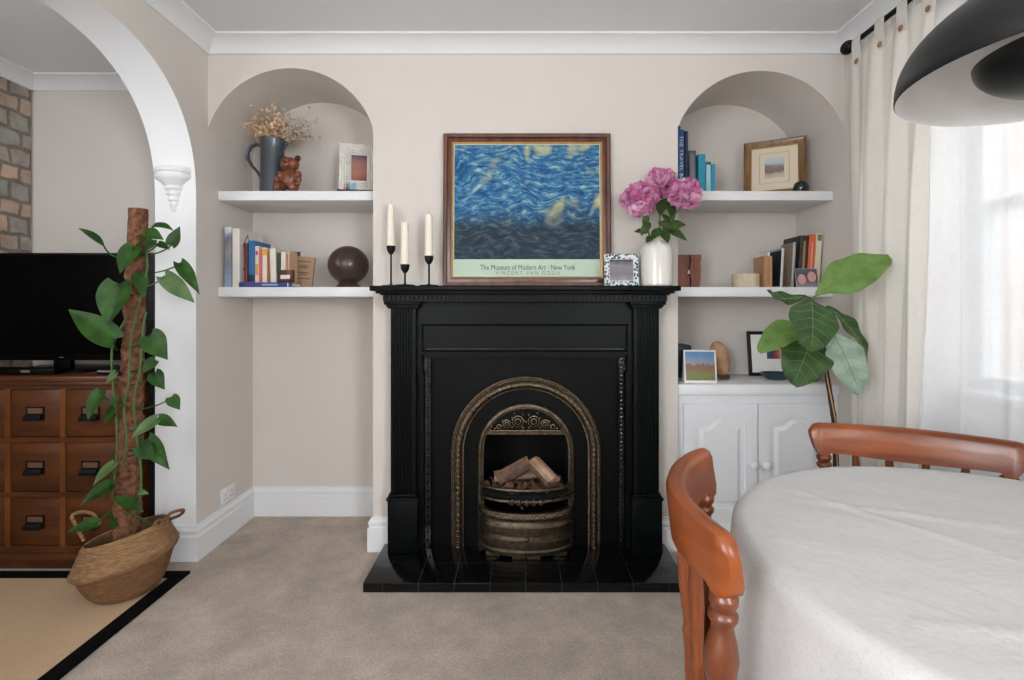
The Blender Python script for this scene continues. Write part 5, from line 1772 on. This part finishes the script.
def chair(label, L_end, R_end, wz=1.0, sag=.07, group=None):
    """spindle-back pine chair. L_end and R_end are the floor positions of the two ends of the back rail;
    local frame: back rail along x, seat towards -y"""
    l, r_ = Vector((*L_end, 0)), Vector((*R_end, 0))
    m = (l + r_) / 2
    ux = (r_ - l).normalized(); W_ = (r_ - l).length
    ang = math.atan2(ux.y, ux.x)
    M = Matrix.Translation(m) @ Matrix.Rotation(ang, 4, 'Z')
    t_ = thing('dining_chair', label, 'chair', M=M, group=group)
    hw = W_ / 2
    H = .862 * wz; rh = .099
    z1, z0 = H, H - rh

    def curve(x):      # the rail bows backwards (+y)
        return sag * (1 - (x / hw) ** 2)
    # top rail, with rounded ears
    n = 40
    rings = []
    b = B()
    for i in range(n + 1):
        x = -hw + 2 * hw * i / n
        e = min(i, n - i) / n
        # ears: the ends swell and are rounded off
        f = min(1, e / .05)
        end = math.sqrt(max(0.0, 1 - (1 - f) ** 2))
        top = z1 - .022 * (1 - end)
        bot = z0 + .004 + .016 * (1 - end) - .006 * math.exp(-((e - .045) / .025) ** 2)
        if e > .08: bot = z0 + .006 - .006 * math.cos((x / hw) * PI)
        y = curve(x); th = .014 * (.45 + .55 * end) + .004
        dy = -2 * sag * x / (hw * hw)
        nrm = Vector((-dy, 1, 0)).normalized()
        lean = .010
        sec = [(-th, 0), (-th, .2), (-th, .5), (-th, .82), (-th * .7, .95), (0, 1), (th * .7, .95), (th, .82), (th, .5), (th, .2), (th, 0), (0, -.02)]
        rings.append([b.bm.verts.new(Vector((x - math.copysign(.012, x) * (1 - q) ** 1.5 * max(0, 1 - e / .10), y, 0)) + nrm * (o + lean * q) + Vector((0, 0, bot + (top - bot) * q))) for o, q in sec])
    k = len(rings[0])
    for i in range(n):
        for j in range(k):
            b.bm.faces.new((rings[i][j], rings[i][(j + 1) % k], rings[i + 1][(j + 1) % k], rings[i + 1][j]))
    b.bm.faces.new(rings[0][::-1]); b.bm.faces.new(rings[-1])
    obj('top_rail', b, M_pine, t_, local=True, angle=50)
    SZ = .445 * wz
    sw, sd = .215, .40
    # turned outer posts
    zs2 = z0 + .012
    hp_ = zs2 - SZ
    turn = [(.017, 0), (.020, .04), (.023, .10), (.024, .30), (.0235, .40), (.019, .45), (.0165, .48), (.021, .50), (.021, .525), (.016, .545), (.0155, .57), (.020, .63), (.0225, .70), (.019, .77), (.015, .81), (.014, .84), (.019, .865), (.019, .885), (.014, .90), (.0185, .93), (.0185, .96), (.013, .975), (.012, 1)]
    for sg in (-1, 1):
        xt = sg * hw * .86; xb = sg * sw * .93
        yt = curve(xt) - .002; yb = .03
        pa, pb_ = Vector((xb, yb, SZ - .02)), Vector((xt, yt, zs2))
        zdir = (pb_ - pa).normalized()
        MM = Matrix.Translation(pa) @ zdir.to_track_quat('Z', 'Y').to_matrix().to_4x4()
        Lp = (pb_ - pa).length
        obj('back_post', B().lathe([(0, 0)] + [(r0 * 1.12, z * Lp) for r0, z in turn] + [(0, Lp)], seg=18, mtx=MM), M_pine_v, t_, local=True, angle=60)
    for q in (-.52, -.175, .175, .52):
        xt = q * hw; xb = q * sw * 1.0
        yt = curve(xt); yb = .03 + .018 * (1 - q * q)
        pa, pb_ = Vector((xb, yb, SZ - .02)), Vector((xt, yt, zs2))
        Lp = (pb_ - pa).length
        MM = Matrix.Translation(pa) @ (pb_ - pa).to_track_quat('Z', 'Y').to_matrix().to_4x4()
        tp = [(.009, 0), (.011, .15), (.0125, .30), (.010, .42), (.0085, .46), (.012, .49), (.012, .51), (.0085, .54), (.010, .62), (.0125, .75), (.0115, .88), (.009, 1)]
        obj('spindle', B().lathe([(0, 0)] + [(r0, z * Lp) for r0, z in tp] + [(0, Lp)], seg=14, mtx=MM), M_pine_v, t_, local=True, angle=60)
    # seat: saddle shaped slab
    b = B()
    pts = []
    for i in range(48):
        a = 2 * PI * i / 48
        c_, s__ = math.cos(a), math.sin(a)
        ex = sw * math.copysign(abs(c_) ** .5, c_) * (1.0 + .06 * (-s__))
        ey = -.165 + (sd / 2) * math.copysign(abs(s__) ** .55, s__)
        pts.append((ex, ey))
    b.prism(pts, 'Z', SZ - .033, SZ, bev=0)
    es = [e_ for e_ in b.bm.edges if abs(e_.verts[0].co.z - e_.verts[1].co.z) < 1e-5]
    bmesh.ops.bevel(b.bm, geom=es, offset=.007, segments=2, affect='EDGES', profile=.5)
    obj('seat', b, M_pine, t_, local=True, angle=40)
    lt = [(.014, 0), (.017, .05), (.021, .25), (.022, .36), (.018, .42), (.016, .44), (.022, .46), (.022, .49), (.016, .51), (.021, .60), (.024, .74), (.020, .86), (.016, .93), (.014, 1)]
    feet = {}
    for sx_ in (-1, 1):
        for front in (0, 1):
            top = Vector((sx_ * sw * .72, -.04 if not front else -.30, SZ - .025))
            ft_ = Vector((sx_ * sw * 1.0, .02 if not front else -.35, .001))
            MM = Matrix.Translation(ft_) @ (top - ft_).to_track_quat('Z', 'Y').to_matrix().to_4x4()
            Lp = (top - ft_).length
            obj('leg', B().lathe([(0, 0)] + [(r0, z * Lp) for r0, z in lt] + [(0, Lp)], seg=16, mtx=MM), M_pine_v, t_, local=True, angle=60)
            feet[(sx_, front)] = ft_ + (top - ft_) * .38
    for sx_ in (-1, 1):
        obj('stretcher', B().tube([feet[(sx_, 0)], (feet[(sx_, 0)] + feet[(sx_, 1)]) / 2, feet[(sx_, 1)]], [.009, .014, .009], 10), M_pine_v, t_, local=True)
    a_, c_ = (feet[(-1, 0)] + feet[(-1, 1)]) / 2, (feet[(1, 0)] + feet[(1, 1)]) / 2
    obj('stretcher', B().tube([a_, (a_ + c_) / 2, c_], [.009, .014, .009], 10), M_pine_v, t_, local=True)
    return t_


# the seats face the table
chair('orange pine spindle-back chair at the left of the table, seen side-on', (.310, .692), (.446, 1.140), 1.0, sag=.073)
chair('orange pine spindle-back chair behind the table by the curtained window', (.928, 1.575), (1.372, 1.335), .945, sag=.055)

# ================================================================== PENDANT LAMP
LX, LY, LZ, LR = .914, .800, 1.560, .248
M_lampb = mat('black_lamp_metal', rgb(24, 26, 27), rough=.38, metal=.3, var=.04)
M_lampw = mat('white_lamp_inside', rgb(224, 222, 220), rough=.5, var=.01)
lp = thing('pendant_lamp', 'black dome pendant lamp with white inside hanging over the table', 'pendant lamp', (LX, LY, LZ))
dome = [(LR * math.cos(a) , .165 * math.sin(a) ** .9 if a > 0 else 0) for a in [R(90) * i / 24 for i in range(25)]]
dome = [(max(r, .018), z) for r, z in dome if r > .018] + [(.018, .166)]
b = B().lathe([(LR - .002, -.003)] + dome, (LX, LY, LZ), 72)
obj('shade', b, M_lampb, lp, angle=60)
b = B().lathe([(LR - .002, -.003)] + [(max(r - .003, .01), z - .003 if i else -.001) for i, (r, z) in enumerate(dome)], (LX, LY, LZ), 72)
obj('shade_lining', b, M_lampw, lp, angle=60)
inner = [(0, -.028)] + [(.138 * math.sin(a), .036 - .064 * math.cos(a)) for a in [R(90) * i / 14 for i in range(1, 15)]] + [(.134, .038)] + [(.132 * math.sin(a), .038 - .060 * math.cos(a)) for a in [R(90) * i / 14 for i in range(13, 0, -1)]] + [(0, -.022)]
obj('reflector_bowl', B().lathe(inner, (LX, LY, LZ), 60), M_lampb, lp, angle=60)
obj('stem', B().tube([(LX, LY, LZ - .022), (LX, LY, LZ + .155)], .012, 14), M_lampb, lp)
obj('cap', B().lathe([(0, .150), (.030, .152), (.032, .160), (.030, .190), (.022, .205), (.006, .212), (0, .214)], (LX, LY, LZ), 32), mat('brown_black_cap', rgb(48, 38, 36), rough=.4), lp)
obj('cord', B().tube([(LX, LY, LZ + .21), (LX, LY, ZC - .025)], .003, 8), M_matblack, lp)
obj('ceiling_rose', B().lathe([(0, 0), (.045, 0), (.042, -.018), (.02, -.028), (0, -.028)], (LX, LY, ZC), 32), M_lampb, lp)

# ================================================================== CURTAINS
CXR, ZR = 1.500, 2.352
M_linen = cloth_mat('cream_linen', rgb(246, 243, 238), transl=.45, weave=500)
M_sheer = cloth_mat('white_voile', rgb(240, 241, 243), transl=.5, transp=.45, weave=700, bump=.1)
rod = thing('curtain_rod', 'black iron curtain rod with ball end above the window', 'curtain rod', (CXR, 1.5, ZR))
obj('pole', B().tube([(CXR, 2.235, ZR), (CXR, .35, ZR)], .0105, 14), M_matblack, rod)
obj('finial', B().ball((CXR, 2.258, ZR), .030, (1, 1.15, 1), sub=3).tube([(CXR, 2.228, ZR), (CXR, 2.218, ZR)], .015, 14), M_matblack, rod)
for y in (2.20, 1.80, .8):
    obj('bracket', B().tube([(CXR, y, ZR - .012), (CXR + .02, y, ZR - .014), (XR + .002, y, ZR - .014)], .006, 8).box(XR - .006, XR, y - .014, y + .014, ZR - .05, ZR + .02, .002), M_matblack, rod)


def curtain(name, label, xc, y0, y1, ztop, zbot, m, nf, amp, gather=None, seed=0, tabs=None, flare=None):
    """hanging panel along y (y0 the far edge, y1 the near edge)"""
    t_ = thing(name, label, 'curtain', (xc, (y0 + y1) / 2, zbot))
    rnd = random.Random(seed)
    ph = [rnd.uniform(0, 6) for _ in range(4)]
    wob = [rnd.uniform(-1, 1) for _ in range(8)]

    def fn(u, v):
        z = ztop + (zbot - ztop) * v
        a0, a1 = y0, y1
        if flare:
            f = v ** .8
            a1 = y1 + (flare - y1) * f
        y = a0 + (a1 - a0) * u
        s = u * nf * 2 * PI
        amp_ = amp * (.35 + .65 * min(1, v * 3))
        k = math.sin(s + .8 * math.sin(u * 7 + ph[0]) + .35 * math.sin(v * 3 + ph[1]))
        x = xc + amp_ * (k + .35 * math.sin(2.3 * s + ph[2] + v * 1.2)) + .006 * math.sin(v * 9 + s + ph[3])
        y += .35 * amp_ * math.sin(2 * s + ph[1])
        dip = .012 * (math.sin(u * (nf + 1) * PI) ** 2) * max(0, 1 - v * 12) if tabs else 0
        return Vector((x, y, z - dip))
    b = B().grid(fn, 110, 36)
    o = obj('drape', b, m, t_, angle=180, flip=False)
    sol = o.modifiers.new('thickness', 'SOLIDIFY'); sol.thickness = .0015
    for i, yt in enumerate(tabs or []):
        u = (yt - y0) / (y1 - y0)
        p = fn(u, 0.02)
        wd = .026
        b = B()
        loop = [(p.x - .004, ztop - .075), (CXR - .0165, ZR - .03), (CXR - .0150, ZR), (CXR - .010, ZR + .0115), (CXR, ZR + .0155), (CXR + .010, ZR + .0115), (CXR + .0150, ZR), (CXR + .014, ZR - .03), (p.x + .006, ztop - .02)]
        inn = [(x + (.0016 if k_ < 3 else -.0016 if k_ > 5 else 0), z - (.0018 if 2 < k_ < 6 else 0)) for k_, (x, z) in enumerate(loop)]
        secl = loop + inn[::-1]
        b.prism([(x, z) for x, z in secl], 'Y', yt - wd, yt + wd)
        tb2 = obj('tab', b, m, t_, angle=50)
        obj('button', B().lathe([(0, 0), (.010, 0), (.012, .002), (.010, .005), (0, .005)], seg=16, mtx=Matrix.Translation((p.x - .0055, yt, ztop - .058)) @ Matrix.Rotation(-PI / 2, 4, 'Y')), mat('brown_button', rgb(150, 104, 74), rough=.5), tb2)
    return t_


curtain('curtain', 'cream linen tab-top curtain with brown buttons, leftmost beside the alcove', 1.492, 2.238, 1.775, ZR - .040, .012, M_linen, 3, .017, seed=3, tabs=[2.185, 2.045, 1.925, 1.80], flare=1.885)
curtain('curtain', 'sheer white curtain across the window, daylight glowing through it', 1.552, 2.02, 1.30, ZR - .030, .012, M_sheer, 4, .017, seed=5)
curtain('curtain', 'cream linen curtain at the right edge of the window', 1.487, 1.475, .95, ZR - .040, .012, M_linen, 5, .02, seed=8, tabs=[1.45, 1.28, 1.12, .98])

# ================================================================== FIDDLE LEAF FIG
FY = 1.97
fg = thing('fiddle_leaf_fig', 'young fig with a thin stem and large green leaves before the cupboard', 'plant', (1.27, FY, .18))
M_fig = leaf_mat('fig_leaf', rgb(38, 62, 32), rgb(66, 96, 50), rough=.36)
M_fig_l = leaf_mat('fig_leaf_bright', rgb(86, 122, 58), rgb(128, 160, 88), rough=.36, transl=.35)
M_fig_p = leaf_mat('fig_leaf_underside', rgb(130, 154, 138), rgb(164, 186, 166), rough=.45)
M_vein = mat('pale_leaf_vein', rgb(112, 136, 82), rough=.5, var=.1)
st = [at(838, 520, FY + .02), at(836, 470, FY + .02), at(835, 430, FY + .02), at(831, 400, FY + .01), at(826, 370, FY), at(820, 335, FY), at(812, 300, FY)]
P = [Vector((1.28, FY + .02, .18))] + st
b = B()
q = []
for i in range(len(P) - 1):
    a, b_, c, d = P[max(i - 1, 0)], P[i], P[i + 1], P[min(i + 2, len(P) - 1)]
    for k in range(6):
        t_ = k / 6
        q.append(.5 * ((2 * b_) + (c - a) * t_ + (2 * a - 5 * b_ + 4 * c - d) * t_ ** 2 + (3 * b_ - a - 3 * c + d) * t_ ** 3))
q.append(P[-1])
b.tube(q, [.0125 - .006 * i / len(q) + (.0012 if i % 3 == 0 else 0) for i in range(len(q))], 10)
obj('stem', b, mat('brown_bark_stem', rgb(52, 36, 28), rough=.8, var=.35, vscale=40, bump=.5), fg)
# straw coloured cane tied alongside
obj('cane', B().tube([Vector((1.272, FY - .015, .2)), at(835.5, 420, FY - .015), at(826, 372, FY - .012)], .0024, 8), mat('cane', rgb(186, 142, 100), rough=.6, var=.1), fg)


def fig_leaf(base, tip, w, dyb, dyt, nrm, m, sag=.06, fold=.12, wave=.05, seed=0, shape='fiddle', stem_from=None):
    p0, p1 = at(*base, FY + dyb), at(*tip, FY + dyt)
    b = B()
    leaf(b, p0, p1, w * FY / 500, nrm, sag=sag, fold=fold, shape=shape, nl=18, nw=10, wave=wave, seed=seed)
    tip_s = stem_from or at(812, 300, FY)
    b.tube(bez(tip_s, (tip_s + p0) / 2 + Vector((0, 0, .004)), p0 + (p1 - p0) * .03, 5), .0032, 6)
    o = obj('leaf', b, m, fg, flip=False)
    # raised veins
    ax = p1 - p0; Ln = ax.length; d = ax.normalized(); n = Vector(nrm); n = (n - d * n.dot(d)).normalized(); sd = d.cross(n)
    W_ = w * FY / 500

    def pt(t, s):
        pr = (math.sin(PI * min(1, (t * .95 + .03)) ** 1.25)) ** .75 * (.85 + .15 * math.cos((t - .3) * 7))
        return p0 + d * (t * Ln) + sd * (s * pr * W_ / 2) + n * (sag * Ln * 4 * t * (1 - t) - fold * W_ * .5 * (1 - abs(s)) * pr - wave * math.sin(t * 17 + seed + s * 2) * abs(s) ** 2 * W_ + .0004)
    b = B()
    b.tube([pt(i / 14, 0) for i in range(1, 14)], [.0016 - .001 * i / 13 for i in range(13)], 5)
    for t0 in (.10, .26, .42, .58, .74):
        for sg in (-1, 1):
            b.tube([pt(min(.97, t0 + .16 * k / 5), sg * .92 * k / 5) for k in range(6)], [.0007 - .0003 * k / 5 for k in range(6)], 4)
    obj('vein', b, M_vein, o)
    return o


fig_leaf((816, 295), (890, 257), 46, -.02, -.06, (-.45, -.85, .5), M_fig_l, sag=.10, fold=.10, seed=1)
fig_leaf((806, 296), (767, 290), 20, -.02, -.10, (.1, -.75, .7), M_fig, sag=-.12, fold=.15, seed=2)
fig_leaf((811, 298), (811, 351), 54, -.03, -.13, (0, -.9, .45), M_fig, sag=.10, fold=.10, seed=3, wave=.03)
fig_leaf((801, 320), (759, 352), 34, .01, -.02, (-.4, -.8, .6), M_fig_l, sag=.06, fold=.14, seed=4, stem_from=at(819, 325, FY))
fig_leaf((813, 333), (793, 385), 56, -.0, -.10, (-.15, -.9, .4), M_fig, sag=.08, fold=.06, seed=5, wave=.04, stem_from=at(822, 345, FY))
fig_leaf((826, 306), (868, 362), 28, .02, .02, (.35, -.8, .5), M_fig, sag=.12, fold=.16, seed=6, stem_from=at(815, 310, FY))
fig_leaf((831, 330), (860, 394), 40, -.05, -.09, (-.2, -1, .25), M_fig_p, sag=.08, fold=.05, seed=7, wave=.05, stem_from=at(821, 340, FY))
fp = thing('plant_pot', 'woven pot of the fig standing on the carpet behind the table', 'plant pot', (1.28, FY, .002))
b = B().lathe([(0, 0), (.12, 0), (.145, .03), (.155, .12), (.15, .22), (.145, .245), (.135, .24), (.14, .12), (.13, .03), (0, .025)], (1.28, FY, .002), 40)
obj('body', b, M_bask, fp)
obj('soil', B().lathe([(0, .19), (.135, .185), (.135, .17), (0, .165)], (1.28, FY, .002), 32), M_soil, fp)

# repeats of a kind carry a shared group
GROUPS = {'candlestick': 'candlesticks on the mantel', 'peony': 'peonies in the white vase', 'floating_shelf': 'floating shelves in the alcoves',
          'dining_chair': 'dining chairs round the table', 'firewood_log': 'logs in the fire basket', 'curtain': 'curtains at the window',
          'framed_photo': 'framed photos on shelves and mantel', 'framed_picture': 'framed pictures in the right alcove'}
for o in SC.objects:
    if o.parent is None and 'category' in o and 'group' not in o:
        k = o.name.split('.')[0]
        if k in GROUPS: o['group'] = GROUPS[k]
        elif k == 'candle' and 'candlestick' in o['label'] or k == 'candle' and 'taper' in o['label']: o['group'] = 'taper candles on the mantel'
